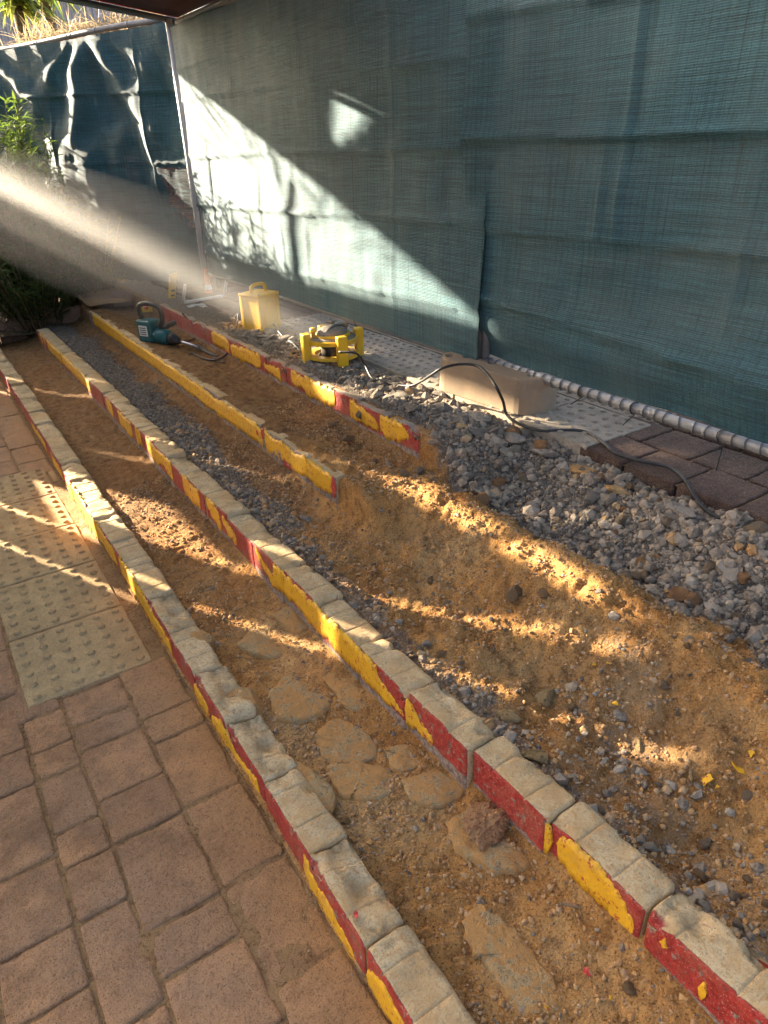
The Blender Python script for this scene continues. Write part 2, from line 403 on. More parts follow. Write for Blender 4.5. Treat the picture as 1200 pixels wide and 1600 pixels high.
M = dict(
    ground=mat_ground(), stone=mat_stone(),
    kerb=mat_kerb('kerb_concrete'), kerb_grey=mat_kerb('kerb_concrete_grey', True, True), kerb_plain=mat_kerb('kerb_concrete_plain', False, False),
    yellow=mat_paint('yellow_paint', (0.66, 0.325, 0.010), (0.80, 0.43, 0.02)),
    redflake=mat_paint('red_paint', (0.42, 0.03, 0.025), (0.55, 0.06, 0.045), under=(.45, .36, .25)),
    paver=mat_paver('brown_paver', [(0.42, 0.225, 0.11), (0.55, 0.295, 0.14), (0.64, 0.325, 0.14)], spill=True),
    tactile=mat_paver('tactile_paver', [(0.66, 0.46, 0.22), (0.70, 0.49, 0.235), (0.68, 0.48, 0.235)], (0.36, 0.23, 0.12), 0.4, True),
    tactile2=mat_paver('tactile_paver_pale', [(0.42, 0.35, 0.25), (0.46, 0.38, 0.28), (0.44, 0.37, 0.27)], (0.36, 0.24, 0.14), 0.35),
    paver2=mat_paver('upper_paver', [(0.085, 0.05, 0.037), (0.11, 0.063, 0.045), (0.13, 0.074, 0.05)], (0.22, 0.14, 0.085), 0.5),  # base tone darkened to stand for the shade over the upper paving
    pink=mat_paver('pink_block', [(0.30, 0.17, 0.13), (0.34, 0.19, 0.14), (0.27, 0.16, 0.13)]),
    joint=mat_rock('joint_sand', (0.28, 0.155, 0.07), (0.40, 0.235, 0.11)),
    earth=mat_rock('earth', (0.12, 0.085, 0.055), (0.2, 0.15, 0.1)),
    pad=mat_rock('mortar', (0.43, 0.295, 0.145), (0.56, 0.41, 0.22), (0.48, 0.25, 0.085), 0.9),
    crumbly=mat_rock('crumbled_brick', (0.38, 0.18, 0.085), (0.48, 0.26, 0.13)),
    rock=mat_rock('grey_rock', (0.20, 0.16, 0.12), (0.40, 0.33, 0.25), dusty=0.6),
    brownrock=mat_rock('brown_rock', (0.20, 0.125, 0.075), (0.31, 0.21, 0.13), dusty=0.7),
    olive=mat_rock('olive_paver_piece', (0.17, 0.125, 0.06), (0.27, 0.20, 0.10), dusty=0.5),
    pale=mat_rock('pale_rock', (0.42, 0.37, 0.30), (0.56, 0.50, 0.42), dusty=0.4),
    conc=mat_simple('block_concrete', (0.26, 0.19, 0.125), 0.9, 0, 0.22, (0.38, 0.26, 0.15), 9, 0.2, 0.5),
    slab=mat_rock('broken_screed', (0.25, 0.22, 0.185), (0.43, 0.38, 0.32), dusty=0.25),
    cloth=mat_cloth(), worn=mat_cloth('worn_shade_cloth', True),
    galv=mat_simple('galvanised_pipe', (0.24, 0.245, 0.25), 0.62, 0.3, 0.3, (0.20, 0.16, 0.12), 25),
    galvdark=mat_simple('dull_pipe', (0.16, 0.165, 0.17), 0.5, 0.5, 0.25, (0.14, 0.12, 0.1), 25),
    pole=mat_simple('grey_pole', (0.45, 0.46, 0.47), 0.5, 0.0, 0.15, None, 25),
    wire=mat_simple('wire', (0.13, 0.13, 0.13), 0.55, 0.5, 0.2),
    rubber=mat_simple('black_rubber', (0.022, 0.021, 0.020), 0.5, 0, 0.3, (0.10, 0.075, 0.05), 15),
    black=mat_simple('black_plastic', (0.022, 0.022, 0.024), 0.45, 0, 0.3, (0.16, 0.11, 0.06), 25),
    yplastic=mat_simple('yellow_plastic', (0.72, 0.42, 0.015), 0.42, 0, 0.12, (0.48, 0.32, 0.10), 9),
    teal=mat_simple('teal_plastic', (0.015, 0.11, 0.115), 0.38, 0, 0.2, (0.14, 0.12, 0.08), 14),
    steel=mat_simple('steel', (0.55, 0.55, 0.55), 0.3, 0.9, 0.15, (0.25, 0.2, 0.15), 40),
    canopy=mat_simple('canopy_fabric', (0.075, 0.035, 0.04), 0.8, 0, 0.25, None, 6),
    canred=mat_simple('canopy_trim', (0.55, 0.05, 0.03), 0.6, 0, 0.2, None, 6),
    orange=mat_simple('orange_plastic', (0.72, 0.14, 0.03), 0.5, 0, 0.15, (0.3, 0.2, 0.12), 12),
    white=mat_simple('white_plastic', (0.68, 0.66, 0.62), 0.5, 0, 0.1, (0.4, 0.32, 0.24), 12),
    wood=mat_rock('wood', (0.30, 0.21, 0.12), (0.42, 0.31, 0.19), dusty=0.3),
    leaf=mat_leaf('shrub_leaf', (0.02, 0.05, 0.012), (0.14, 0.20, 0.03)),
    straw=mat_leaf('dry_straw', (0.22, 0.16, 0.09), (0.42, 0.33, 0.2)),
    strap=mat_leaf('strap_leaf', (0.08, 0.14, 0.02), (0.34, 0.36, 0.06)),
    litter=mat_leaf('leaf_litter', (0.05, 0.045, 0.03), (0.16, 0.13, 0.08)),
    bark=mat_rock('stem', (0.10, 0.085, 0.06), (0.18, 0.15, 0.1)),
    corr=mat_simple('grey_sheet', (0.34, 0.34, 0.36), 0.5, 0.3, 0.1, (0.3, 0.26, 0.22), 4),
    brickred=mat_paver('red_brick', [(0.36, 0.13, 0.075), (0.42, 0.16, 0.09), (0.32, 0.11, 0.07)], (0.4, 0.25, 0.17), 0.3),
)
# tar-dark transparent film for the bag
RND = random.Random(7)
rng = np.random.default_rng(11)

# ------------------------------------------------------------------ layout numbers (metres)
ZA, ZB, ZC, ZD, ZU = 0.12, 0.24, 0.36, 0.475, 0.48
def jog(y, y0, seed):   # each block of a row stands a few millimetres out of line
    return 0.009 * (float(hsh(np.array([int((y - y0) // 0.2435)]), np.array([3]), seed)[0]) - .5)
def XA(y): return 0.388 + jog(y, .23, 5)
def XB(y): return 0.782 + 0.035 * float(sstep(1.4, 0.4, np.array(y))) + jog(y, .175, 9)
XC, XD, XU = 1.188, 1.563, 1.945
C_END, D_END = 2.2, 2.16
FX = 2.10

# ------------------------------------------------------------------ ground sheets
def sheet(name, x0, x1, y0, y1, z, mat, nx=2, ny=2, amp=0.0, fr=8):
    xs = np.linspace(x0, x1, nx); ys = np.linspace(y0, y1, ny)
    X, Y = np.meshgrid(xs, ys, indexing='ij')
    Z = np.full_like(X, z) + (amp * fbm(X * fr, Y * fr, 3) if amp else 0)
    return structure(put(name, mesh_fast(name, np.stack([X.ravel(), Y.ravel(), Z.ravel()], 1), grid_faces(nx, ny)), mat))

sheet('ground', -400, 400, -400, 400, -0.25, M['earth'])

# excavated steps: one terrain between the front edging and the upper paving
def prof(x, pts):
    return np.interp(x, [p[0] for p in pts], [p[1] for p in pts])
STEP = [(0.38, .03), (0.47, .07), (0.50, .078), (0.6, .084), (0.72, .095), (0.79, .112), (0.80, .15), (0.86, .19), (0.89, .205), (1.0, .20),
        (1.13, .195), (1.185, .232), (1.195, .25), (1.20, .345), (1.215, .360), (1.27, .362), (1.33, .350), (1.42, .33), (1.50, .325), (1.56, .35), (1.566, .36), (1.572, .46), (1.60, .474), (1.66, .474), (1.90, .455), (1.96, .44), (2.02, .42)]
RAMP = [(0.38, .03), (0.47, .07), (0.50, .078), (0.6, .084), (0.72, .095), (0.79, .112), (0.82, .15), (0.88, .19), (0.93, .20), (1.0, .185), (1.1, .188),
        (1.2, .22), (1.3, .29), (1.38, .352), (1.435, .37), (1.49, .33), (1.55, .285), (1.63, .30), (1.72, .352), (1.82, .418), (1.93, .435), (2.02, .40)]
def ground_h(X, Y):
    a = prof(X, STEP); b = prof(X - 0.06 * sstep(1.0, 1.3, X) * fbm(Y * 1.7, Y * 0 + 2, 5, 3), RAMP)
    t = sstep(1.75, 2.28, Y + 0.25 * fbm(X * 4, Y * 4, 9, 3) + 0.12 * sstep(1.3, 1.7, X))
    t = np.where(X < 0.9, 0, t)
    h = b + (a - b) * t
    sandm = sstep(0.9, 1.05, X)
    h = h + sandm * (1 - t) * (0.034 * fbm(X * 11 + Y * 2.2, Y * 2.6, 25, 4, .55)) * sstep(1.6, 1.45, X)
    h = h + 0.018 * fbm(X * 3.2, Y * 3.2, 21, 3) * (0.35 + 0.9 * sandm * (1 - t)) * 2
    h = h + 0.018 * fbm(X * 12, Y * 12, 22, 5, .6) * (.6 + .8 * sandm * (1 - t)) + 0.007 * fbm(X * 55, Y * 55, 23, 3)
    # shovel and finger ripples left in the sand
    rip = np.sin((Y * 0.8 + X * 0.6) * 2 * math.pi / 0.035 + 3 * fbm(X * 6, Y * 6, 31, 2))
    m1 = sstep(0.16, 0.05, np.hypot((X - 0.56) / 1.0, (Y - 0.80) / 1.6)) + 0.8 * sstep(0.2, 0.05, np.hypot(X - 1.05, (Y - 1.45)))
    h = h + 0.004 * rip * np.clip(m1, 0, 1)
    # lumps on the broken concrete bed behind the top edging
    m2 = sstep(1.62, 1.68, X) * sstep(2.0, 2.3, Y)
    h = h + m2 * 0.022 * fbm(X * 22, Y * 22, 41, 3)
    # hollow beside the front edging near the viewer and heap against the second edging
    h = h - 0.018 * sstep(0.58, 0.5, X) * sstep(1.2, 0.8, Y)
    h = h + 0.02 * sstep(0.70, 0.79, X) * (X < 0.81) * (fbm(Y * 2.2, X * 0, 55, 3) + 0.2)
    # never swallow the kerb tops
    kb = np.array([0.782 + 0.035 * sstep(1.4, 0.4, Y)])[0]
    h = np.where((X > kb - 0.004) & (X < kb + 0.10), np.minimum(h, ZB - 0.035), h)
    h = np.where(X < 0.49, np.minimum(h, ZA - 0.03), h)
    h = np.where((X > XC) & (X < XC + 0.02) & (Y > C_END - 0.05), np.minimum(h, ZC - 0.01), h)
    h = np.where((X > XD) & (X < XD + 0.03) & (Y > D_END - 0.05), np.minimum(h, ZD - 0.012), h)
    return h
def gravel_amt(X, Y):
    f = 0.5 * fbm(X * 5, Y * 5, 61, 4)
    g = np.zeros_like(X)
    near = sstep(2.35, 1.95, Y)
    g = np.maximum(g, near * sstep(1.53, 1.62, X + 0.25 * f) * 1.1)
    g = np.maximum(g, sstep(1.06, 0.93, X + 0.12 * f) * (X > 0.86) * 0.56)
    g = np.maximum(g, near * sstep(1.2, 0.75, Y + 0.6 * f) * sstep(1.40, 1.15, X + 0.5 * f) * (X > 0.86) * 0.42)
    g = np.maximum(g, (1 - near) * sstep(1.16, 1.0, X + 0.2 * f) * (X > 0.86) * 0.85)
    g = np.maximum(g, (1 - near) * sstep(1.58, 1.62, X) * 1.0)
    g = np.where(X < 0.86, 0.12 + 0.5 * f, g)
    return g
xs = np.unique(np.concatenate([np.linspace(0.38, 2.0, 205), [1.189, 1.196, 1.205, 1.566, 1.575]]))
ys = np.concatenate([np.arange(0.15, 2.6, 0.0075), np.arange(2.6, 4.2, 0.014), np.arange(4.2, 6.9, 0.03)])
X, Y = np.meshgrid(xs, ys, indexing='ij')
Hh = ground_h(X, Y)
me = mesh_fast('excavated_steps', np.stack([X.ravel(), Y.ravel(), Hh.ravel()], 1), grid_faces(len(xs), len(ys)))
ga = me.attributes.new('gravel', 'FLOAT', 'POINT'); ga.data.foreach_set('value', gravel_amt(X, Y).ravel().astype(np.float32))
sa = me.attributes.new('soil_shade', 'FLOAT', 'POINT')
soil_shade_amt = sstep(1.9, 2.9, Y + .5 * fbm(X * 3, Y * 2, 71, 3)) * (.75 + .25 * (X > .85)) + .45 * sstep(.9, .5, np.hypot((X - 1.15) / .35, (Y - .75) / .45) ) * (X > .86)  # far treads darkened, shade put into the colour, plus one near patch
sa.data.foreach_set('value', soil_shade_amt.ravel().astype(np.float32))
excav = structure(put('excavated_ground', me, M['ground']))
def gh(x, y): return float(ground_h(np.array([x]), np.array([y]))[0])

# ------------------------------------------------------------------ pavers
def slab_mesh(name, lx, ly, h, seed, bev=0.007, amp=0.002, round_=0.012, n=12, studs=None):
    """worn block: rounded plan corners, eased and chipped arrises, z = 0 at its top"""
    rs = np.random.default_rng(seed)
    nx = max(6, int(lx / 0.02)); ny = max(6, int(ly / 0.02))
    def axis(L, k):
        e = L / 2; return np.concatenate([[-e, -e + bev * 0.35, -e + bev], np.linspace(-e + bev * 2.4, e - bev * 2.4, k), [e - bev, e - bev * 0.35, e]])
    ax, ay = axis(lx, nx), axis(ly, ny)
    X, Y = np.meshgrid(ax, ay, indexing='ij')
    dx = lx / 2 - abs(X); dy = ly / 2 - abs(Y); d = np.minimum(dx, dy)
    chip = np.clip(fbm(X * 45 + seed * 3, Y * 45, seed, 3), -0.5, 0.6)
    bb = bev * (1 + 2.0 * chip)
    Z = -np.where(d < bb, (bb - np.sqrt(np.maximum(bb ** 2 - (bb - d) ** 2, 0))), 0)
    Z += amp * fbm(X * 25 + seed, Y * 25, seed + 5, 4)
    r = round_
    cx, cy = lx / 2 - r, ly / 2 - r
    ox, oy = np.maximum(abs(X) - cx, 0), np.maximum(abs(Y) - cy, 0)
    q = np.hypot(ox, oy); k = np.where((ox > 0) & (oy > 0) & (q > r), r / np.maximum(q, 1e-9), 1)
    X2 = np.sign(X) * (np.minimum(abs(X), cx) + ox * k); Y2 = np.sign(Y) * (np.minimum(abs(Y), cy) + oy * k)
    jit = amp * 1.2
    X2 = X2 + jit * fbm(X * 18 + 3.3, Y * 18 + seed, seed + 9, 3) * (dx < bev * 3); Y2 = Y2 + jit * fbm(X * 18 + 8.3, Y * 18 + seed, seed + 10, 3) * (dy < bev * 3)
    a, b2 = X.shape
    V = np.stack([X2.ravel(), Y2.ravel(), Z.ravel()], 1); F = grid_faces(a, b2).tolist()
    per = [(i, 0) for i in range(a)] + [(a - 1, j) for j in range(1, b2)] + [(i, b2 - 1) for i in range(a - 2, -1, -1)] + [(0, j) for j in range(b2 - 2, 0, -1)]
    idx = [i * b2 + j for i, j in per]; base = len(V)
    low = V[idx].copy(); low[:, 2] = -h; V = np.concatenate([V, low])
    m = len(idx)
    for i in range(m):
        j = (i + 1) % m; F.append((idx[j], idx[i], base + i, base + j))
    V = V.tolist()
    if studs:
        cnt, sr, sh = studs; px = lx / cnt; py = ly / cnt
        for i in range(cnt):
            for j in range(cnt):
                cx_, cy_ = -lx / 2 + px * (i + .5) + rs.normal(0, .0008), -ly / 2 + py * (j + .5) + rs.normal(0, .0008)
                s0 = len(V); wear = rs.uniform(0.75, 1.05)
                rings = [(1.05, -0.002), (1.0, 0.25), (0.86, 0.62), (0.6, 0.88), (0.25, 1.0)]
                for rr, zz in rings:
                    for k_ in range(12):
                        an = 2 * math.pi * k_ / 12; V.append([cx_ + sr * rr * math.cos(an), cy_ + sr * rr * math.sin(an), zz * sh * wear if zz > 0 else zz])
                V.append([cx_, cy_, sh * wear])
                for q_ in range(4):
                    for k_ in range(12):
                        k2 = (k_ + 1) % 12; F.append((s0 + q_ * 12 + k_, s0 + q_ * 12 + k2, s0 + q_ * 12 + 12 + k2, s0 + q_ * 12 + 12 + k_))
                for k_ in range(12): F.append((s0 + 48 + k_, s0 + 48 + (k_ + 1) % 12, s0 + 60))
    return mesh_np(name, V, F)

def paving(name, z):
    o = bpy.data.objects.new(name, None); COL.objects.link(o); o['kind'] = 'structure'; o.location = (0, 0, 0); return o

low = sheet('lower_paving', -3.0, 0.40, -2.0, 9.0, -0.0045, M['joint'], 120, 260, 0.006, 14)
lens = [0.115, 0.155, 0.205, 0.265]
wids = {}
pm_cache = {}
def paver_mesh(lx, ly, mat, h=0.06):
    key = (round(lx, 3), round(ly, 3), mat)
    lst = pm_cache.setdefault(key, [])
    if len(lst) < 3:
        m = slab_mesh('paver', lx, ly, h, 100 + len(pm_cache) * 7 + len(lst)); m.materials.append(M[mat]); lst.append(m); return m
    return RND.choice(lst)
def lay_courses(xedges, y0, y1, z, mat, parent, skip=None, lens=lens):
    for i in range(len(xedges) - 1):
        xa, xb = xedges[i], xedges[i + 1]; y = y0 - RND.random() * 0.1; prev = None
        while y < y1:
            L = RND.choice([l for l in lens if l != prev] if len(set(lens)) > 1 and RND.random() < .8 else lens); prev = L
            cx, cy = (xa + xb) / 2, y + L / 2
            if not (skip and skip(xa, xb, y, y + L)):
                put('paver', paver_mesh(xb - xa - 0.007, L - 0.007, mat), M[mat], parent,
                    (cx + RND.gauss(0, .001), cy, z + RND.gauss(0, .0018)), (RND.gauss(0, .006), RND.gauss(0, .006), RND.gauss(0, .008) + (math.pi if RND.random() < .5 else 0)))
            y += L
TX0, TX1 = -0.058, 0.338
xe = [0.383, 0.218, 0.036, -0.082, -0.245, -0.36, -0.53, -0.70]
xe = xe[::-1]
lay_courses(xe, 0.1, 1.975, 0.0, 'paver', low, lens=[0.115, 0.155, 0.205, 0.265, 0.265])
lay_courses([-0.36, -0.22, -0.061], 1.98, 3.3, 0.0, 'paver', low)
lay_courses([-0.5, -0.30, -0.12, 0.05, 0.22, 0.383], 3.985, 7.0, 0.0, 'paver', low, lens=[0.205, 0.265])
# narrow infill between the tactile strip and the edging
lay_courses([0.342, 0.386], 1.98, 3.98, -0.006, 'tactile', low, lens=[0.2, 0.4])
tm = [slab_mesh('tactile_paver', 0.389, 0.389, 0.06, 500 + i, bev=0.004, amp=0.0009, round_=0.004, studs=(6, 0.0135, 0.0085)) for i in range(2)]
for m_ in tm: m_.materials.append(M['tactile'])
for k in range(5):
    put('tactile_paver', tm[k % 2], None, low, ((TX0 + TX1) / 2, 1.98 + 0.4 * k + 0.198, 0.001 + RND.gauss(0, .001)), (RND.gauss(0, .003), RND.gauss(0, .003), (k % 2) * math.pi))

# upper paving
up = sheet('upper_paving', XU + 0.01, 8.0, -3.0, 9.0, ZU - 0.012, M['joint'], 60, 120, 0.004, 9)
tm2 = [slab_mesh('tactile_paver', 0.389, 0.389, 0.06, 520 + i, bev=0.004, amp=0.0012, round_=0.004, studs=(6, 0.0135, 0.0085)) for i in range(2)]
for m_ in tm2: m_.materials.append(M['tactile2'])
for i in range(3):
    for k in range(7):
        put('tactile_paver', tm2[(k + i) % 2], None, up, (XU + 0.2 + 0.4 * i, 1.62 + 0.4 * k + 0.2, ZU + RND.gauss(0, .0012)), (RND.gauss(0, .004), RND.gauss(0, .004), ((k + i) % 2) * math.pi))
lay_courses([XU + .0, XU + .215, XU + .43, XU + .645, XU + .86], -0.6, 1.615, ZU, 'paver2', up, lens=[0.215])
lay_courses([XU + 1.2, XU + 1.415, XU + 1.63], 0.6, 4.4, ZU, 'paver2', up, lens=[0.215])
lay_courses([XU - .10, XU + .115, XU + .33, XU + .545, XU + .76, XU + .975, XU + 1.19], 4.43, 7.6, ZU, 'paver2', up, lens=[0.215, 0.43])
# mortar bed under the paving edge
bm = bmesh.new()
ysb = np.arange(-0.6, 5.2, 0.02)
ring = []
for y in ysb:
    n = float(fbm(np.array([y * 7.0]), np.array([1.0]), 77, 4)[0]); n2 = float(fbm(np.array([y * 25.0]), np.array([4.0]), 78, 3)[0])
    x0 = XU - 0.035 + 0.05 * n; zt = ZU - 0.062 + 0.012 * n2
    ring.append([bm.verts.new(p) for p in ((XU + 0.04, y, zt + .004), (x0 + 0.02, y, zt), (x0 + 0.006 * n2, y, zt - 0.015), (x0 - 0.02 + 0.03 * n2, y, zt - 0.06), (x0 - 0.05, y, zt - 0.14))])
for a, b_ in zip(ring[:-1], ring[1:]):
    for i in range(4): bm.faces.new((a[i], b_[i], b_[i + 1], a[i + 1]))
put('mortar_bed', bm_mesh('mortar_bed', bm, True), M['pad'], up)

# ------------------------------------------------------------------ step edgings (kerb rows)
def kerb_mesh(name, L, wd, h, seed, groove=True, broken=0.0):
    rs = np.random.default_rng(seed)
    fz = np.array([-h, -h * .75, -h * .55, -.085, -.06, -.04, -.025, -.014, -.006]);
    prof_x = list(np.zeros(len(fz))) + [0.0015, 0.005, 0.011] + list(np.linspace(0.02, wd - .02, 8)) + [wd - .011, wd - .004, wd - .001] + [wd] * 5
    prof_z = list(fz) + [-0.003, -0.0008, 0] + [0] * 8 + [-.001, -.004, -.01] + [-.02, -.04, -.07, -h * .6, -h]
    px = np.array(prof_x); pz = np.array(prof_z)
    e = L / 2; gs = [-L * 0.20 + rs.normal(0, .008), L * 0.25 + rs.normal(0, .008)] if groove else []
    yy = [-e, -e + .002, -e + .006, -e + .012, -e + .02] + list(np.linspace(-e + .03, e - .03, 15)) + [e - .02, e - .012, e - .006, e - .002, e]
    for g in gs: yy += [g - .005, g - .002, g, g + .002, g + .005]
    yy = np.array(sorted(yy))
    Y, PX = np.meshgrid(yy, px, indexing='ij'); _, PZ = np.meshgrid(yy, pz, indexing='ij')
    d = e - abs(Y); r = .010
    ins = np.where(d < r, r - np.sqrt(np.maximum(r * r - (r - d) ** 2, 0)), 0)
    X = PX.copy(); Z = PZ.copy()
    X = np.where(PX < .012, X + ins * .7, np.where(PX > wd - .012, X - ins * .9, X))
    top = PZ > -0.03
    Z = Z - ins * .55 * np.clip(1 + PZ / .06, 0, 1)
    for g in gs: Z -= np.where(PZ > -.004, .0034 * np.exp(-((Y - g) / .0023) ** 2), 0)
    nz = fbm(PX * 40 + seed, Y * 40, seed, 4); nb = fbm(PX * 12 + seed, Y * 9 + PZ * 11, seed + 3, 3)
    Z += np.where(top, .0022 * nz + .0018 * nb, 0)
    X += np.where(PX < .004, .0018 * fbm(PZ * 40 + 2, Y * 40 + seed, seed + 4, 3), 0) + np.where(PX > wd - .004, .01 * nb, 0)
    # knocked-off corners
    ch = np.clip(fbm(PX * 22 + 5, Y * 22 + seed * 2, seed + 8, 3) - .12, 0, 1)
    Z -= np.where(PZ > -.015, ch * (.04 + .1 * broken) * np.clip((np.maximum(PX - wd * .5, 0) / (wd * .5)) + .4 * (d < .03) + .3 * (PX < .02), 0, 1), 0)
    if broken > 0:
        hole = np.clip(fbm(PX * 14 + 1, Y * 11 + seed, seed + 12, 3) + .05, 0, 1) * broken
        Z -= np.where(PZ > -.012, .06 * hole, 0)
    n0, n1 = X.shape
    V = np.stack([X.ravel(), Y.ravel(), Z.ravel()], 1); F = grid_faces(n0, n1)[:, ::-1].tolist()
    for row, flip in ((0, False), (n0 - 1, True)):
        cidx = len(V); V = np.concatenate([V, [[wd * .5, V[row * n1, 1], -h * .5]]])
        for k in range(n1):
            a_, b_ = row * n1 + k, row * n1 + (k + 1) % n1
            F.append((a_, b_, cidx) if flip else (b_, a_, cidx))
    return mesh_np(name, V, F)

UL = 0.2435
def kerb_variants(wd, h, mat, seed, n=6, groove=True):
    out = []
    n = 9
    for i in range(n):
        m = kerb_mesh('kerb_block', UL - 0.004, wd, h, seed + i * 13, groove, 0.7 if i == n - 1 else (.25 if i % 3 == 0 else 0.0)); m.materials.append(M[mat]); out.append(m)
    return out
def kerb_row(label, xf, z, y0, y1, wd, h, mat, seed, phase=0.0, broken_at=(), groove=True):
    t = thing('step_edging', label, 'step edging', (xf(y0), y0, 0), group='painted edgings of the steps')
    var = kerb_variants(wd, h, mat, seed, groove=groove); y = y0 + phase
    while y < y1:
        yc = y + UL / 2
        bk = any(a < yc < b for a, b in broken_at)
        put('kerb_block', var[-1] if bk or RND.random() < .10 else RND.choice(var[:-1]), None, t,
            (xf(yc) - xf(y0) + RND.gauss(0, .0008), yc - y0, z + RND.gauss(0, .004)), (RND.gauss(0, .014), RND.gauss(0, .004), RND.gauss(0, .003)))
        y += UL
    return t, (xf(y0), y0)

rowA, oA = kerb_row('lowest step edging beside the brown pavers, red and yellow face', XA, ZA, 0.22, 6.9, 0.098, 0.16, 'kerb', 900, 0.01, broken_at=((1.2, 1.7), (1.95, 2.15)))
rowB, oB = kerb_row('second step edging, long red face with peeling yellow patches, grooved top', XB, ZB, 0.175, 6.35, 0.098, 0.16, 'kerb', 1000)
rowC, oC = kerb_row('short broken-off step edging with almost wholly yellow face', lambda y: XC, ZC, C_END, 6.25, 0.058, 0.22, 'kerb_plain', 1100, groove=False)
rowD, oD = kerb_row('top step edging below the yellow box, red and yellow face', lambda y: XD, ZD, D_END, 5.4, 0.058, 0.2, 'kerb_grey', 1200, groove=False)

def paint(parent, org, xf, ztop, y0, y1, zt, zb, seed, wild=1.0, mat='yellow'):
    """ragged sheet of paint: columns between zt(y) and zb(y) below ztop; zt, zb = lists along the length or numbers"""
    n = max(8, int((y1 - y0) / 0.0032)); ys = np.linspace(y0, y1, n); u = np.linspace(0, 1, n)
    f = lambda a: np.interp(u, np.linspace(0, 1, len(a)), a) if isinstance(a, (list, tuple)) else np.full(n, a)
    T = f(zt) + wild * (0.014 * fbm(ys * 34, ys * 0 + seed, seed, 3) + 0.009 * fbm(ys * 150, ys * 0 + seed, seed + 1, 2))
    B = f(zb) + wild * (0.02 * fbm(ys * 30, ys * 0 + seed + 5, seed + 2, 3) + 0.010 * fbm(ys * 160, ys * 0 + seed, seed + 3, 2))
    T = np.minimum(T, 0.001)
    endw = np.minimum(1, np.minimum(u, 1 - u) * (y1 - y0) / 0.012); mid = (T + B) / 2
    endw = np.clip(endw * 1.6 + .8 * fbm(ys * 120, ys * 0 + seed + 2, seed + 4, 2), 0.02, 1)
    T = mid + (T - mid) * endw; B = mid + (B - mid) * endw
    B = np.minimum(B, T - 0.0005)
    V = []; F = []
    rows = 5
    for i in range(n):
        x = xf(ys[i]) - org[0]
        for k in range(rows):
            t = k / (rows - 1); z = T[i] + (B[i] - T[i]) * t
            off = -0.0024 - 0.0010 * float(fbm(np.array([ys[i] * 35]), np.array([z * 35 + seed]), seed + 7, 3)[0])
            V.append((x + off, ys[i] - org[1], ztop + z))
        V.append((x + 0.004, ys[i] - org[1], ztop + T[i])); V.append((x + 0.004, ys[i] - org[1], ztop + B[i]))
    m = rows + 2
    for i in range(n - 1):
        a, b_ = i * m, (i + 1) * m
        for k in range(rows - 1): F.append((a + k, a + k + 1, b_ + k + 1, b_ + k))
        F.append((a + rows, a, b_, b_ + rows)); F.append((a + rows - 1, a + rows + 1, b_ + rows + 1, b_ + rows - 1))
    return put('yellow_paint' if mat == 'yellow' else 'red_paint', mesh_np('paint', V, F), M[mat], parent)

def yspan(p, q, z): return sorted((W(*p, z)[1], W(*q, z)[1]))
# second edging (pixel ends along the face -> lengths on the face)
for k, (p, q, zt, zb) in enumerate([
        ((66, 528), (148, 605), -.002, -.085), ((178, 630), (184, 640), -.01, -.09), ((196, 650), (212, 672), -.005, -.09),
        ((222, 678), (227, 686), -.0, -.09), ((236, 695), (276, 736), -.002, [-.07, -.1, -.06, -.1]), ((298, 752), (319, 780), -.004, -.1),
        ((331, 790), (346, 812), [-.0, -.0, -.03], [-.05, -.09, -.1]), ((350, 816), (367, 838), [-.02, -.05], [-.06, -.1]),
        ((408, 868), (442, 905), [-.0, -.03, -.05, -.03], [-.02, -.07, -.1, -.1]), ((436, 895), (600, 1058), [.0, .0, -.002, .0], [-.095, -.09, -.1, -.095, -.1]),
        ((590, 1040), (640, 1098), [.0, -.035, -.06, -.075], [-.1, -.1, -.1, -.1]), ((645, 1098), (682, 1142), [-.005, -.04, -.05, -.07], [-.09, -.1, -.1, -.1]),
        ((834, 1280), (858, 1318), -.012, -.095), ((872, 1318), (990, 1442), [-.014, -.004, -.004, -.006, -.03, -.06], [-.06, -.10, -.105, -.108, -.108, -.1]),
        ((1040, 1466), (1052, 1478), -.02, -.06), ((1102, 1528), (1116, 1540), -.045, -.08)]):
    y0, y1 = yspan(p, q, ZB - .05); sw = lambda a: a[::-1] if isinstance(a, list) else a
    paint(rowB, oB, XB, ZB, y0, y1, sw(zt), sw(zb), 40 + k)
for k, (p, q, zt, zb) in enumerate([
        ((40, 665), (60, 700), -.04, -.1), ((72, 715), (90, 745), -.03, -.1), ((98, 758), (172, 878), [-.02, -.0, -.01, -.02], -.118),
        ((178, 890), (262, 1018), [-.01, .0, -.02, -.03], -.118), ((298, 1075), (322, 1112), [-.04, -.05], -.11), ((330, 1115), (396, 1238), [-.06, -.02, -.055, -.06, -.03], -.118),
        ((462, 1352), (548, 1492), [-.02, -.035, -.045, -.055, -.075, -.1], -.119), ((572, 1512), (640, 1640), [-.05, -.03, -.04, -.05], -.119)]):
    y0, y1 = yspan(p, q, ZA - .06); sw = lambda a: a[::-1] if isinstance(a, list) else a
    paint(rowA, oA, XA, ZA, y0, y1, sw(zt), sw(zb), 140 + k)
fC = lambda y: XC
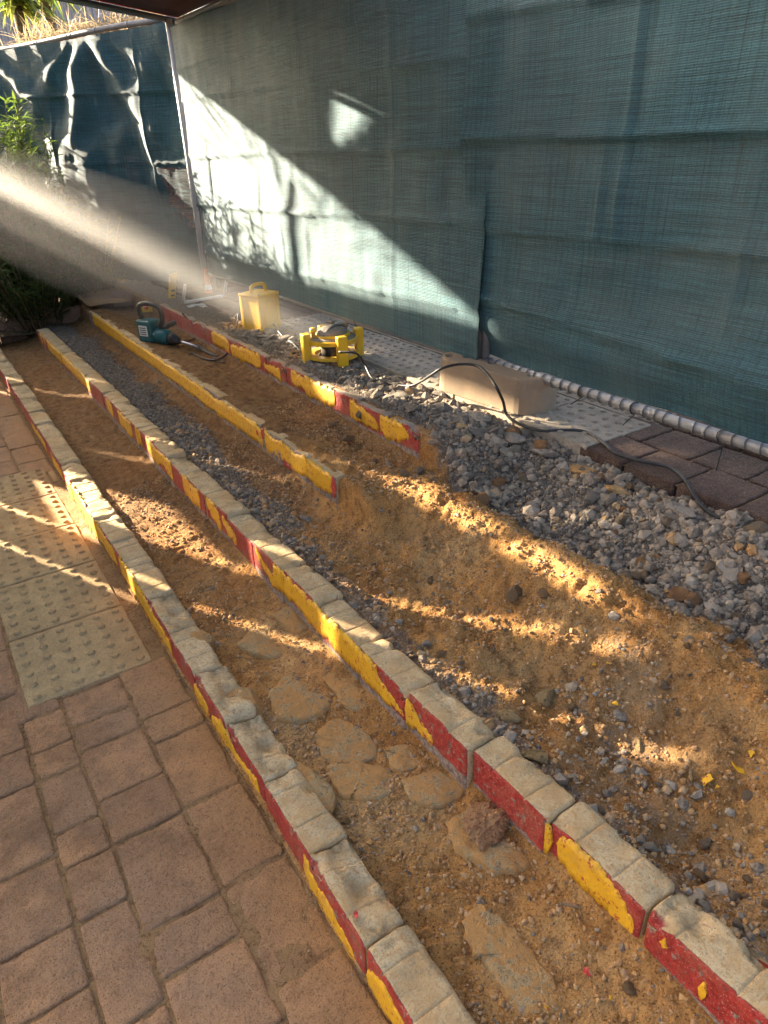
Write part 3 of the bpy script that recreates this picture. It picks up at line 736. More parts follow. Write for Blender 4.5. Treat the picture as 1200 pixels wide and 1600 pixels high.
for k, (y0, y1, zt, zb) in enumerate([(2.225, 2.44, [-.012, -.004, -.002], [-.10, -.105, -.1]), (2.436, 2.665, [-.002, -.016, -.002], [-.1, -.11, -.1]), (2.66, 2.865, [-.002, -.014, .0], -.105),
                                      (2.89, 3.03, [-.02, -.0, -.004], [-.1, -.095, -.1]), (3.02, 3.7, [-.004, -.0, -.012, -.0], -.1), (3.69, 4.5, -.002, [-.095, -.1, -.09, -.1, -.095]), (4.49, 6.2, -.002, [-.09, -.1, -.095, -.1])]):
    paint(rowC, oC, fC, ZC, y0, y1, zt, zb, 240 + k, .8)
for y0, y1, zt, zb in ((2.20, 2.235, -.01, -.10), (2.86, 2.90, -.0, -.05), (2.93, 2.955, -.03, -.06), (2.6, 2.68, -.088, -.112)):
    paint(rowC, oC, lambda y: XC - .0018, ZC, y0, y1, zt, zb, int(y0 * 100), .8, 'redflake')
fD = lambda y: XD
for k, (p, q, zt, zb) in enumerate([((345, 525), (364, 540), -.006, -.09), ((368, 541), (388, 556), [-.03, -.01], -.1), ((390, 552), (409, 566), -.006, -.09), ((414, 568), (436, 582), [-.05, -.03], [-.07, -.1]),
                                    ((466, 588), (494, 606), [-.0, -.02, -.04], -.085), ((499, 596), (537, 622), -.004, -.095), ((566, 632), (604, 656), [-.005, -.015, -.03, -.06], -.095), ((616, 655), (652, 680), [-.01, -.006, -.02], [-.09, -.1, -.06])]):
    y0, y1 = yspan(p, q, ZD - .05); sw = lambda a: a[::-1] if isinstance(a, list) else a
    paint(rowD, oD, fD, ZD, y0, y1, sw(zt), sw(zb), 340 + k, 1.1)

# ------------------------------------------------------------------ stones
def ico(sub=1):
    bm = bmesh.new(); bmesh.ops.create_icosphere(bm, subdivisions=sub, radius=1.0)
    V = np.array([v.co[:] for v in bm.verts]); F = np.array([[v.index for v in f.verts] for f in bm.faces]); bm.free(); return V, F
IV1, IF1 = ico(1); IV2, IF2 = ico(2); IV3, IF3 = ico(3); IV4, IF4 = ico(5)

def scatter_stones(name, pts, sizes, tones, mat, sub=1, flat=(0.45, 0.9), rough=0.28, smooth=False, sink=0.25):
    V0, F0 = (IV1, IF1) if sub == 1 else (IV2, IF2)
    n = len(pts); nv = len(V0)
    q = rng.normal(size=(n, 3, 3)); u, _, vt = np.linalg.svd(q); Rr = u @ vt
    ax = np.stack([rng.uniform(.75, 1.25, n), rng.uniform(.65, 1.0, n), rng.uniform(*flat, n)], 1)
    j = 1 + rng.uniform(-rough, rough, (n, nv))
    P = V0[None] * j[..., None] * ax[:, None, :]
    # planar facets: clip against two random planes for angular chips
    for _ in range(3):
        nn = rng.normal(size=(n, 3)); nn /= np.linalg.norm(nn, axis=1, keepdims=True); dd = rng.uniform(.45, .85, n)
        s = np.einsum('nvk,nk->nv', P, nn) - dd[:, None]; P = P - np.maximum(s, 0)[..., None] * nn[:, None, :]
    yaw = rng.uniform(0, 2 * math.pi, n); tilt = rng.normal(0, .5, (n, 2))
    cy, sy = np.cos(yaw), np.sin(yaw); Z0 = np.zeros(n); O = np.ones(n)
    Rz = np.stack([np.stack([cy, -sy, Z0], 1), np.stack([sy, cy, Z0], 1), np.stack([Z0, Z0, O], 1)], 1)
    cx, sx = np.cos(tilt[:, 0]), np.sin(tilt[:, 0]); Rx = np.stack([np.stack([O, Z0, Z0], 1), np.stack([Z0, cx, -sx], 1), np.stack([Z0, sx, cx], 1)], 1)
    P = np.einsum('nij,nvj->nvi', Rx @ Rz, P) * sizes[:, None, None]
    P += pts[:, None, :]; P[..., 2] += (ax[:, 2] * sizes * (1 - 2 * sink))[:, None] * 0.6
    V = P.reshape(-1, 3); F = (F0[None] + (np.arange(n) * nv)[:, None, None]).reshape(-1, 3)
    me = mesh_fast(name, V, F, smooth)
    a = me.attributes.new('tone', 'FLOAT', 'POINT'); a.data.foreach_set('value', np.repeat(tones, nv).astype(np.float32))
    return put(name, me, mat)

def sample(n, x0, x1, y0, y1, dens):
    x = rng.uniform(x0, x1, n * 3); y = y0 + (y1 - y0) * rng.uniform(0, 1, n * 3) ** 1.25
    keep = rng.uniform(0, 1, n * 3) < dens(x, y); x, y = x[keep][:n], y[keep][:n]
    return np.stack([x, y, ground_h(x, y)], 1)
def not_kerb(x, y):
    kb = 0.782 + 0.035 * sstep(1.4, 0.4, y)
    return ((x < kb - .006) | (x > kb + .104)) & ((x < XC - .01) | (x > XC + .1) | (y < C_END)) & ((x < XD - .01) | (x > XD + .1) | (y < D_END)) & (x > .492)
# gravel and chippings
P1 = sample(26000, 0.88, 1.96, 0.2, 3.6, lambda x, y: np.clip(gravel_amt(x, y) - .25, 0, 1) * not_kerb(x, y))
s1 = np.clip(rng.lognormal(math.log(.0046), .75, len(P1)), .0018, .028) * np.where(P1[:, 0] > 1.5, 1.1, .72)
t1 = np.clip(rng.beta(2, 2.6, len(P1)) * .8 + (rng.uniform(size=len(P1)) < .05) * .3, 0, 1)
t1 = np.where((P1[:, 0] < 1.45) & (rng.uniform(size=len(P1)) < .5), rng.uniform(.6, .95, len(P1)), t1)
o = stuff(scatter_stones('gravel', P1, s1, t1, M['stone'], sink=.38)); o['label'] = 'loose grey and brown gravel spread over the dug ground'
P2 = sample(3500, 0.88, 1.16, 3.2, 6.2, lambda x, y: np.clip(gravel_amt(x, y), 0, 1) * not_kerb(x, y))
o = stuff(scatter_stones('fine_gravel', P2, rng.uniform(.004, .011, len(P2)), rng.beta(2, 3, len(P2)) * .7, M['stone'])); o['label'] = 'fine dark gravel on the far part of the second tread'
# sandy crumbs over treads and mound
P3 = sample(26000, 0.49, 1.6, 0.2, 3.2, lambda x, y: np.clip(1 - gravel_amt(x, y), .15, 1) * not_kerb(x, y) * (0.35 + 1.2 * np.clip(fbm(x * 7, y * 7, 88, 3) + .1, 0, 1)))
s3 = np.clip(rng.lognormal(math.log(.0026), .6, len(P3)), .0012, .009)
o = stuff(scatter_stones('sand_crumbs', P3, s3, np.where(rng.uniform(size=len(P3)) < .9, rng.uniform(.78, .95, len(P3)), rng.uniform(0, .5, len(P3))), M['stone'], rough=.35)); o['label'] = 'brown sand crumbs and grit on the treads'
P4 = sample(1500, -0.3, 0.385, 0.3, 2.4, lambda x, y: np.exp(-(0.385 - x) / .06)); P4[:, 2] = 0.001
o = stuff(scatter_stones('grit', P4, np.clip(rng.lognormal(math.log(.0016), .5, len(P4)), .0008, .005), rng.uniform(.6, .95, len(P4)), M['stone'])); o['label'] = 'sandy grit on the pavers along the lowest edging'
P5 = sample(2600, 1.66, 1.95, 2.15, 4.6, lambda x, y: np.ones_like(x))
o = stuff(scatter_stones('screed_chips', P5, np.clip(rng.lognormal(math.log(.011), .55, len(P5)), .004, .035), rng.uniform(.15, .62, len(P5)), M['stone'], flat=(.25, .6))); o['label'] = 'grey chips of broken screed behind the top edging'

def rock_mesh(name, seed, sx, sy, sz, sub=2, cuts=5, rough=.12):
    rs = np.random.default_rng(seed); V0, F = {2: (IV2, IF2), 3: (IV3, IF3), 4: (IV4, IF4)}[sub]
    P = V0.copy()
    for _ in range(cuts):
        n = rs.normal(size=3); n /= np.linalg.norm(n); d = rs.uniform(.45, .8); s = P @ n - d; P -= np.maximum(s, 0)[:, None] * n
    nz = fbm(P[:, 0] * 2.3 + P[:, 2] * 1.7 + seed, P[:, 1] * 2.3 - P[:, 2] * 1.1, seed, 4)
    if sub == 4: nz = nz + .35 * fbm(P[:, 0] * 14 + P[:, 2] * 9, P[:, 1] * 14 - P[:, 2] * 7, seed + 2, 4, .7)
    P *= (1 + rough * 2 * nz)[:, None]
    P *= np.array([sx, sy, sz]); return mesh_fast(name, P, F, False)
rock_cache = {}
def rock_var(mat, k):
    key = (mat, k)
    if key not in rock_cache:
        m = rock_mesh('stone', 3000 + k * 17 + len(mat), 1, .8, .62, 2, 6, .13); m.materials.append(M[mat]); rock_cache[key] = m
    return rock_cache[key]
def stone(name, x, y, r, mat, label, group, z=None, k=None, sc3=(1, 1, 1), yaw=None, sink=.3):
    if z is None: z = gh(x, y)
    k = RND.randrange(5) if k is None else k
    o = put(name, rock_var(mat, k), None, None, (x, y, z + r * .62 * sc3[2] * (1 - 2 * sink)), (RND.gauss(0, .25), RND.gauss(0, .25), RND.uniform(0, 6.28) if yaw is None else yaw), (r * sc3[0], r * sc3[1], r * sc3[2]))
    return tag(o, label, 'stone', group)
def onground(px, py):
    z = .2
    for _ in range(14):
        p = W(px, py, z); z += .6 * (gh(p[0], p[1]) - z)
    return W(px, py, z)
# distinct stones seen in the photograph
for px, py, r, mat, lab in [
        (735, 720, .026, 'pale', 'pale grey stone at the upper end of the gravel bank'),
        (655, 738, .030, 'rock', 'dark grey angular lump below the end of the top edging'),
        (606, 726, .020, 'pale', 'small pale stone in the sand below the rubble heap'),
        (632, 742, .024, 'rock', 'light grey lump beside the dark angular lump'),
        (585, 722, .022, 'brownrock', 'brown stone next to the small pale stone'),
        (805, 932, .036, 'brownrock', 'round brown boulder half buried in the sand mound'),
        (850, 930, .022, 'brownrock', 'small brown stone right of the half-buried boulder'),
        (794, 858, .013, 'rock', 'lone grey pebble on top of the sand mound'),
        (1075, 1002, .017, 'pale', 'pale stone on the sand crest'),
        (1035, 1072, .018, 'rock', 'grey stone beside the thin wood chip in the sand'),
        (1014, 1326, .017, 'pale', 'speckled pale pebble beside the second edging'),
        (700, 1060, .013, 'pale', 'white upright pebble behind the second edging'),
        (655, 1018, .015, 'rock', 'grey pebble in the small heap behind the second edging'),
        (982, 1546, .016, 'brownrock', 'flat brown stone on the first tread near the red paint flake'),
        (540, 1282, .015, 'pad', 'round mortar lump beside the lowest edging'),
        (995, 900, .026, 'rock', 'flat dark slab stone at the foot of the gravel bank'),
        (1100, 1318, .017, 'rock', 'grey stone near the yellow flakes'),
        (870, 815, .021, 'rock', 'smooth grey stone on the gravel bank slope'),
        (828, 790, .02, 'brownrock', 'brown stone amid the grey gravel bank'),
        (1110, 890, .03, 'rock', 'large rough lump on the gravel bank'),
        (1160, 905, .032, 'crumbly', 'reddish conglomerate lump at the gravel bank'),
        (790, 985, .01, 'rock', 'dark pebble in the sand hollow'),
        (1165, 1245, .018, 'rock', 'grey stone at the right edge near the yellow flakes')]:
    p = onground(px, py); stone('stone', p[0], p[1], r, mat, lab, None, sink=.32)
# broken lumps leaning against the top edging
for px, py, z, r, mat, lab in [(565, 650, .40, .05, 'rock', 'big grey broken lump leaning on the top edging'), (545, 690, .34, .045, 'brownrock', 'long brown slab lump below the top edging'),
                               (590, 672, .36, .035, 'rock', 'squarish dark lump beneath the yellow painted edging'), (620, 690, .34, .03, 'rock', 'grey fragment at the broken end of the top edging'),
                               (520, 665, .34, .03, 'brownrock', 'brown lump in the sand between the two upper edgings'), (600, 700, .31, .028, 'brownrock', 'tilted brown fragment in the rubble heap')]:
    p = W(px, py, z); stone('rubble_lump', p[0], p[1], r, mat, lab, None, z=min(z, gh(p[0], p[1]) + .03), sink=.2, sc3=(1.1, .9, .8))
# screed plates behind the top edging
for i in range(46):
    x = RND.uniform(1.68, 1.93); y = RND.uniform(2.12, 4.5) if i > 16 else RND.uniform(1.85, 2.7)
    stone('screed_lump', x, y, RND.uniform(.025, .06), 'slab', 'grey broken screed lump on the bed behind the top edging', 'broken screed lumps', sc3=(1.2, .9, .42), sink=.3)
for i in range(70):
    x = RND.uniform(1.52, 1.92); y = RND.uniform(.3, 1.95)
    stone('bank_stone', x, y, RND.choice([.012, .014, .018, .024, .032, .042]), RND.choice(['rock', 'rock', 'slab', 'pale', 'brownrock', 'crumbly']), 'stone lying loose in the grey gravel bank', 'stones of the gravel bank')
for i in range(55):
    y = RND.uniform(.25, 2.2); x = XB(y) + .105 + abs(RND.gauss(0, .05)) + .01
    stone('edging_stone', x, y, RND.choice([.008, .010, .013, .016]), RND.choice(['rock', 'rock', 'pale', 'brownrock']), 'pebble along the back of the second edging', 'pebbles behind the second edging')
for i in range(30):
    x = RND.uniform(1.0, 1.5); y = RND.uniform(.3, 2.1)
    stone('sand_stone', x, y, RND.choice([.008, .010, .013, .018]), RND.choice(['rock', 'brownrock', 'pale', 'brownrock']), 'pebble lying loose on the sand mound', 'pebbles on the sand mound')
# remains of the screed at the lip of the bank
for i, (px, py, r, mat, lab) in enumerate([(742, 668, .075, 'slab', 'broad cracked screed piece right of the end of the top edging'), (800, 692, .07, 'slab', 'screed piece below the concrete fence foot'), (700, 652, .06, 'slab', 'screed piece just behind the painted end of the top edging'),
                                           (850, 712, .06, 'slab', 'grey screed piece beside the pale mortar strip'), (905, 735, .065, 'pad', 'pale mortar strip under the upper paving edge, left of two'), (965, 762, .05, 'pad', 'pale mortar strip under the upper paving edge, right of two'), (1060, 800, .06, 'slab', 'dusty grey lump under the cable at the right')]):
    p = W(px, py, .43); m = rock_mesh('screed_piece', 840 + i, r * 1.25, r * .62, r * .30, 3, 7, .09)
    tag(put('screed_piece', m, M[mat], None, (p[0], p[1], max(gh(p[0], p[1]) + .008, .40)), (.05, .12, math.pi / 2 + RND.gauss(0, .25))), lab, 'rubble piece')
# olive paver pieces
for px, py, ln, yaw, lab in [(795, 1122, .07, -.9, 'olive paver fragment tilted in the gravel behind the second edging'), (838, 1186, .075, -1.0, 'second olive paver fragment, nearest the second edging'),
                             (850, 1096, .08, .2, 'sunlit flat paver piece on the sand beside the gravel'), (1000, 1165, .04, .6, 'small brown chip of paver by the yellow flakes')]:
    p = onground(px, py)
    m = rock_mesh('paver_fragment', int(px), ln * .55, ln * .3, ln * .2, 3, 4, .06)
    tag(put('paver_fragment', m, M['olive'], None, (p[0], p[1], p[2] + ln * .1), (.25, -.2, yaw)), lab, 'paver fragment')

# ------------------------------------------------------------------ mortar pads on the first tread
def poly_pad(name, poly, z, thick, mat, label, seed, dome=.004):
    P = [W(x, y, z)[:2] for x, y in poly]; P = np.array(spline(list(P) + [P[0]], 9))[:-1][:, :2]
    c = P.mean(0); n = len(P); zc = gh(*c)
    u = np.arange(n); P = P + (np.stack([fbm(u * .35, u * 0 + seed, seed, 3), fbm(u * .35, u * 0 + seed + 9, seed + 1, 4, .6)], 1)) * .010
    V = []; F = []; thick = thick * .7 + .001; sc_ = [1.10, 1.03, .985, .93, .82, .68, .52, .35, .18]; hz = [-.03, thick * .35, thick * .85, thick, thick + dome * .3, thick + dome * .5, thick + dome * .7, thick + dome * .9, thick + dome]
    for s_, h_ in zip(sc_, hz):
        for p in P:
            q = c + (p - c) * s_; V.append((q[0] - c[0], q[1] - c[1], h_ + (.0055 * float(fbm(np.array([q[0] * 38]), np.array([q[1] * 38]), seed, 4, .6)[0]) if h_ > 0 else 0)))
    V.append((0, 0, thick + dome))
    for r in range(len(sc_) - 1):
        for i in range(n): F.append((r * n + i, r * n + (i + 1) % n, (r + 1) * n + (i + 1) % n, (r + 1) * n + i))
    for i in range(n): F.append(((len(sc_) - 1) * n + i, (len(sc_) - 1) * n + (i + 1) % n, len(V) - 1))
    me = mesh_np(name, V, F); bm = bmesh.new(); bm.from_mesh(me); bmesh.ops.recalc_face_normals(bm, faces=bm.faces); bm.to_mesh(me); bm.free()
    o = put(name, me, M[mat], None, (c[0], c[1], zc)); tag(o, label, 'mortar pad', 'mortar pads left on the first tread'); return o
pads = [([(722, 1432), (750, 1406), (785, 1428), (830, 1480), (868, 1535), (868, 1572), (810, 1574), (768, 1515), (735, 1470)], .012, 'largest long mortar pad, nearest the viewer'),
        ([(700, 1288), (728, 1272), (770, 1290), (818, 1332), (822, 1358), (775, 1364), (722, 1332)], .012, 'rounded mortar pad carrying a crumbled reddish lump'),
        ([(512, 1195), (560, 1185), (612, 1205), (615, 1235), (560, 1247), (525, 1228)], .011, 'squarish mortar pad beside the lowest edging'),
        ([(488, 1142), (530, 1118), (592, 1160), (560, 1188), (512, 1180)], .006, 'low cracked mortar pad with a groove mark'),
        ([(418, 1078), (450, 1050), (490, 1064), (514, 1096), (485, 1117), (435, 1112)], .010, 'oval mortar pad at the middle of the first tread'),
        ([(370, 1002), (398, 976), (440, 1012), (425, 1022), (385, 1014)], .010, 'pale triangular mortar pad just below the sun stripe'),
        ([(630, 1222), (680, 1206), (728, 1238), (692, 1260), (645, 1252)], .011, 'small rounded mortar pad between two larger pads'),
        ([(600, 1172), (640, 1164), (662, 1195), (620, 1202)], .006, 'thin mortar scab against the second edging'),
        ([(428, 962), (456, 950), (484, 980), (455, 988)], .009, 'small far mortar pad beside the second edging'),
        ([(500, 1052), (545, 1045), (585, 1092), (545, 1102)], .005, 'sand-covered mortar pad next to the second edging')]
for i, (poly, th, lab) in enumerate(pads):
    pp = poly_pad('mortar_pad', poly, .098, th, 'pad', lab, 700 + i)
p = W(752, 1300, .105); m = rock_mesh('crumbled_lump', 771, .064, .05, .032, 4, 1, .16)
tag(put('crumbled_lump', m, M['crumbly'], None, (p[0] + .01, p[1], gh(p[0], p[1]) + .010), (0, 0, .4)), 'crumbled reddish lump on the rounded mortar pad', 'lump')
# mortar scabs stuck to the back of the lowest edging
for i, (px, py, r, lab) in enumerate([(378, 1100, .06, 'wide mortar scab behind the lowest edging, upper one'), (452, 1235, .07, 'wide mortar scab behind the lowest edging, lower one'), (300, 1000, .05, 'crumbled mortar scab behind the lowest edging, farthest one')]):
    p = W(px, py, .11); m = rock_mesh('mortar_scab', 780 + i, r, r * 1.5, .03, 3, 5, .10)
    tag(put('mortar_scab', m, M['kerb'] if False else M['pad'], None, (max(p[0], .47), p[1], .088), (0, 0, .1)), lab, 'mortar lump')

# paint flakes
def flake(px, py, r, mat, label, seed):
    p = onground(px, py); rs = np.random.default_rng(seed); n = 11; an = np.sort(rs.uniform(0, 2 * math.pi, n)); rad = r * rs.uniform(.55, 1.1, n)
    V = [(rad[i] * math.cos(an[i]), .75 * rad[i] * math.sin(an[i]), .006 + .35 * r * math.sin(an[i] * 2 + seed) * .4) for i in range(n)] + [(0, 0, .006)]
    V += [(x, y, z - .0018) for x, y, z in V]
    F = [(i, (i + 1) % n, n) for i in range(n)] + [(n + 1 + (i + 1) % n, n + 1 + i, 2 * n + 1) for i in range(n)] + [(i, n + 1 + i, n + 1 + (i + 1) % n, (i + 1) % n) for i in range(n)]
    o = put('paint_flake', mesh_np('paint_flake', V, F, False), M[mat], None, (p[0], p[1], p[2] + .008), (.35 * rs.normal(), .35 * rs.normal(), rs.uniform(0, 6)))
    tag(o, label, 'paint flake', 'paint flakes on the ground')
for i, a in enumerate([(1148, 1205, .020, 'yellow', 'large upright yellow paint flake at the right'), (1105, 1224, .018, 'yellow', 'yellow paint flake left of the large upright one'), (1118, 1236, .008, 'yellow', 'tiny yellow flake below the pair of flakes'),
                       (926, 1043, .008, 'yellow', 'small yellow flake in the sand hollow, left of a pair'), (949, 1042, .007, 'yellow', 'small yellow flake in the sand hollow, right of a pair'), (961, 1105, .010, 'yellow', 'dull yellow flake in the sunlit gravel'),
                       (1172, 1182, .010, 'yellow', 'small yellow flake beyond the large upright one'), (852, 1580, .008, 'yellow', 'small yellow flake at the foot of the largest mortar pad'), (951, 1562, .005, 'yellow', 'yellow speck on the first tread beside the flat stone'),
                       (916, 1525, .013, 'redflake', 'red paint flake on the first tread'), (866, 830, .007, 'yellow', 'tiny yellow flake in the gravel bank')]):
    flake(*a, 50 + i)
p = W(556, 1432, ZA); tag(put('paint_flake', bpy.data.objects['paint_flake'].data.copy(), None, None, (p[0], p[1], ZA + .005), (0, 0, 1), (.5, .5, .5)), 'red paint chip lying on top of the lowest edging', 'paint flake', 'paint flakes on the ground')
bpy.data.objects['paint_flake'].data.materials[0] = M['yellow']
for o_ in bpy.data.objects:
    if o_.name.startswith('paint_flake') and 'red' in o_['label']: o_.data.materials[0] = M['redflake']
# wood chips
for px, py, L, yaw, lab in [(1078, 1216, .05, 2.2, 'thin pale wood splinter near the yellow flakes'), (1044, 1062, .06, 1.9, 'upright wood chip stuck in the sand crest'), (890, 1420, .045, 1.0, 'small wood splinter on the first tread')]:
    p = onground(px, py); bm = bmesh.new(); box_bm(bm, (0, 0, 0), (.009, L, .006), .0015, 1)
    for v in bm.verts: v.co.x *= 1 - .6 * (v.co.y / L + .5)
    tag(put('wood_splinter', bm_mesh('wood_splinter', bm), M['wood'], None, (p[0], p[1], p[2] + .012), (.25, .1, yaw)), lab, 'splinter')

# ------------------------------------------------------------------ fences
def cloth_mesh(name, L, z0, z1, hf, vf, seed, amp=1.0, drape=None, n=(0.016, 0.016), wavy=.012):
    """shade cloth on local y (0..L) and z; folds bulge along x (towards -x)"""
    ys = np.arange(0, L + 1e-6, L / max(2, int(L / n[0]))); zs = np.linspace(0, 1, max(2, int((z1 - z0) / n[1])))
    Y, T = np.meshgrid(ys, zs, indexing='ij')
    Zb = z0 + wavy * fbm(Y * 2.1, Y * 0 + seed, seed, 3) ; Zt = z1 + .006 * fbm(Y * 3, Y * 0, seed + 1, 2)
    Z = Zb + (Zt - Zb) * T
    X = .034 * fbm(Y * 1.3, Z * 1.3, seed + 2, 3) * amp + .010 * fbm(Y * 5, Z * 3.0, seed + 3, 3) * amp
    for zc, a, sl in hf:
        d = Z - (zc + sl * (Y - L / 2) + .012 * fbm(Y * 2.5, Y * 0 + zc * 9, seed + 4, 2))
        X += -a * np.exp(-np.abs(d) / .012) * (.6 + .9 * np.clip(fbm(Y * 1.7, Y * 0 + zc * 5, seed + 5, 2) + .5, 0, 1)) - a * .9 * np.exp(-np.abs(d) / .09) * np.sign(d) * .5
    for yc, a, za, zb in vf:
        d = Y - (yc + .01 * fbm(Z * 3, Z * 0 + yc * 7, seed + 6, 2)); m = sstep(za - .12, za + .2, Z) * sstep(zb + .2, zb - .15, Z)
        X += m * (-a * np.exp(-np.abs(d) / .012) - .5 * a * np.exp(-np.abs(d) / .06) * np.sign(d))
    if drape is not None: X = X + drape(Y, Z)
    V = np.stack([X.ravel(), Y.ravel(), Z.ravel()], 1)
    return mesh_fast(name, V, grid_faces(*X.shape))

def pipe(name, p, q, r, mat, parent): return tube(name, [p, np.add(p, np.multiply(.5, np.subtract(q, p))), q], r, M[mat], parent, 12)
def tie(parent, p, seed):
    rs = np.random.default_rng(seed); p = np.array(p)
    a = [p + np.array([.024 * math.cos(t), .004 * math.sin(3 * t), .024 * math.sin(t)]) for t in np.linspace(0, 5.6, 12)]
    a += [p + np.array([-.04, rs.normal(0, .02), -.05 - rs.uniform(0, .06)])]
    tube('cable_tie', a, .0022, M['black'], parent, 5)

# near panels of the long fence: local y runs along +Y, cloth hangs on the work side
def long_panel(label, y0, y1, cloth, zb, zt, loops):
    t = thing('site_fence', label, 'fence panel', (FX, y0, 0), group='cloth covered site fence panels'); L = y1 - y0
    pipe('bottom_rail', (0, .02, zb), (0, L - .02, zb), .019, 'galv', t); pipe('top_rail', (0, .02, zt), (0, L - .02, zt), .019, 'galv', t)
    pipe('post', (0, .02, ZU + .02), (0, .02, zt), .019, 'galv', t); pipe('post', (0, L - .02, ZU + .02), (0, L - .02, zt), .019, 'galv', t)
    for z in (.95, 1.55, 2.1): pipe('mesh_wire', (.012, .03, z), (.012, L - .03, z), .002, 'wire', t)
    if cloth: put('shade_cloth', cloth, M['cloth'], t)
    if loops:
        V, F = tube_np([(.0215 * math.cos(a), .002 * math.sin(a), .0215 * math.sin(a)) for a in np.linspace(0, 2 * math.pi, 13)[:-1]], .0021, 5, True)
        lm = mesh_np('wire_loop', V, F); lm.materials.append(M['wire'])
        y = .05
        while y < L - .03: put('wire_loop', lm, None, t, (0, y, zb), (RND.gauss(0, .12), 0, RND.gauss(0, .12))); y += .05 + RND.gauss(0, .003)
    return t
HF = [(2.03, .010, .0), (1.825, .012, .01), (1.48, .013, -.004), (1.165, .013, -.02), (.80, .011, -.02)]
c1 = cloth_mesh('shade_cloth', 3.46, .625, 2.30, HF, [(3.12, .008, .9, 1.5), (2.78, .006, .8, 1.25), (2.28, .006, .75, 1.3), (1.95, .005, .72, 1.1), (1.62, .004, .62, 1.2), (1.38, .004, 1.45, 1.75), (.68, .004, .65, 2.2)], 21)
f1 = long_panel('long fence panel with sunlit green shade cloth behind the yellow box', 2.40, 5.82, None, .615, 2.325, False)
o = put('shade_cloth', c1, M['cloth'], f1, (-.028, -.02, 0))
def dr2(Y, Z): return -.035 * sstep(1.0, .80, Z) * sstep(-.0, .5, 3.4 - Y) + .04 * sstep(.80, .66, Z)
c2 = cloth_mesh('shade_cloth', 3.6, .655, 2.32, [(1.87, .013, .03), (1.495, .020, .012), (1.185, .014, -.004), (.82, .016, .05)], [(2.86, .010, 1.2, 1.52), (2.78, .009, 1.16, 2.2), (2.93, .008, .9, 1.15), (2.3, .005, .8, 2.0), (1.9, .007, .7, 2.1), (1.2, .007, .7, 2.1)], 47, 1.3, dr2)
f2 = long_panel('nearer long fence panel with shaded green shade cloth over the concrete block', -1.1, 2.40, None, .625, 2.33, True)
put('shade_cloth', c2, M['cloth'], f2, (-.034, .03, 0))
for i, (y, z) in enumerate([(3.2, 2.325), (1.6, 2.325), (.4, 2.325), (3.4, 1.2), (2.2, .615), (1.1, .615), (.1, .62)]): tie(f1, (0, y, z), 60 + i)
for i, (y, z) in enumerate([(2.9, .625), (2.65, .625), (1.7, .625), (3.3, 2.3), (2.3, .625)]): tie(f2, (0, y, z), 80 + i)

# corner: short legs of the panels stand in the block
t = f2
# left fence running off to the far left
LA = math.radians(23.0)
t = thing('site_fence', 'far left fence panel with crumpled green shade cloth under a white top pipe', 'fence panel', (2.17, 6.06, 0), (0, 0, LA), 'cloth covered site fence panels')
L3 = 3.6
pipe('bottom_rail', (0, .02, .5), (0, L3, .5), .019, 'galvdark', t)
V, F = tube_np([(0, y, 2.385 + .012 * math.sin(y * 2.3)) for y in np.linspace(0, L3, 14)], .021, 12); put('top_rail', mesh_np('top_rail', V, F), M['galv'], t)
pipe('post', (0, .02, .35), (0, .02, 2.38), .021, 'pole', t)
def dr3(Y, Z):
    u = (2.36 - Z)
    # two hanging points gather the cloth into fans of pleats
    X = 0
    for yc, k in ((1.25, 1.0), (2.7, .9)):
        ang = (Y - yc) / np.maximum(u + .12, .12)
        X = X - .05 * k * np.sin(ang * 4.6 + 2.5 * fbm(Y * 2, Z * 2, 91, 2)) * np.exp(-(ang / 1.4) ** 2) * sstep(.0, .2, u) * sstep(1.9, .9, u)
    X = X - .022 * np.sin(Y * 7 + 2 * Z + 4 * fbm(Y * 1.5, Z * 1.5, 92, 2)) * sstep(.05, .3, u) * sstep(1.2, .3, u)
    return X - .015 * sstep(.5, 0, u)
c3 = cloth_mesh('shade_cloth', 3.5, .47, 2.36, [(1.97, .016, .03), (1.43, .008, .0), (1.05, .008, 0)], [(.6, .008, .6, 2.2), (1.9, .01, .6, 2.0)], 63, 1.6, dr3, (.014, .014))
put('shade_cloth', c3, M['worn'], t, (-.03, -.16, 0))
for i, y in enumerate((.9, 1.24, 1.3, 1.75, .5)): tie(t, (0, y, 2.39), 100 + i)

# two leaning posts at the corner
tag(tube('corner_pole', [(2.075, 5.87, .45), (2.08, 5.89, 1.4), (2.085, 5.93, 2.36)], .026, M['pole'], None, 14), 'galvanised canopy leg at the fence corner', 'pole')
tag(tube('thin_pole', [(2.135, 5.86, .46), (2.13, 5.88, 2.30)], .018, M['galv'], None, 12), 'thinner dark post right of the canopy leg at the corner', 'pole')

# canopy
c0 = np.array([2.19, 6.02, 2.36]); e1 = np.array([-.84, -.54, 0]); e2 = np.array([.02, -1.0, 0])
t = thing('canopy', 'dark maroon canopy roof above the fence corner with red edge trim', 'canopy', tuple(c0))
n = 14; V = []; F = []
for i in range(n + 1):
    for j in range(n + 1):
        u, v = i / n, j / n; q = e1 * 2.5 * u + e2 * 2.6 * v
        V.append((q[0], q[1], .03 + .22 * math.sin(math.pi * u) * math.sin(math.pi * v)))
F = grid_faces(n + 1, n + 1)
roof = put('roof_cloth', mesh_fast('roof_cloth', V, F), M['canopy'], t)
md = roof.modifiers.new('thick', 'SOLIDIFY'); md.thickness = .004
q = e1 * 2.5
pipe('edge_pipe', (0, 0, 0), tuple(q), .02, 'galvdark', t)
pipe('edge_pipe', (0, 0, .0), tuple(e2 * 2.6), .02, 'galvdark', t)
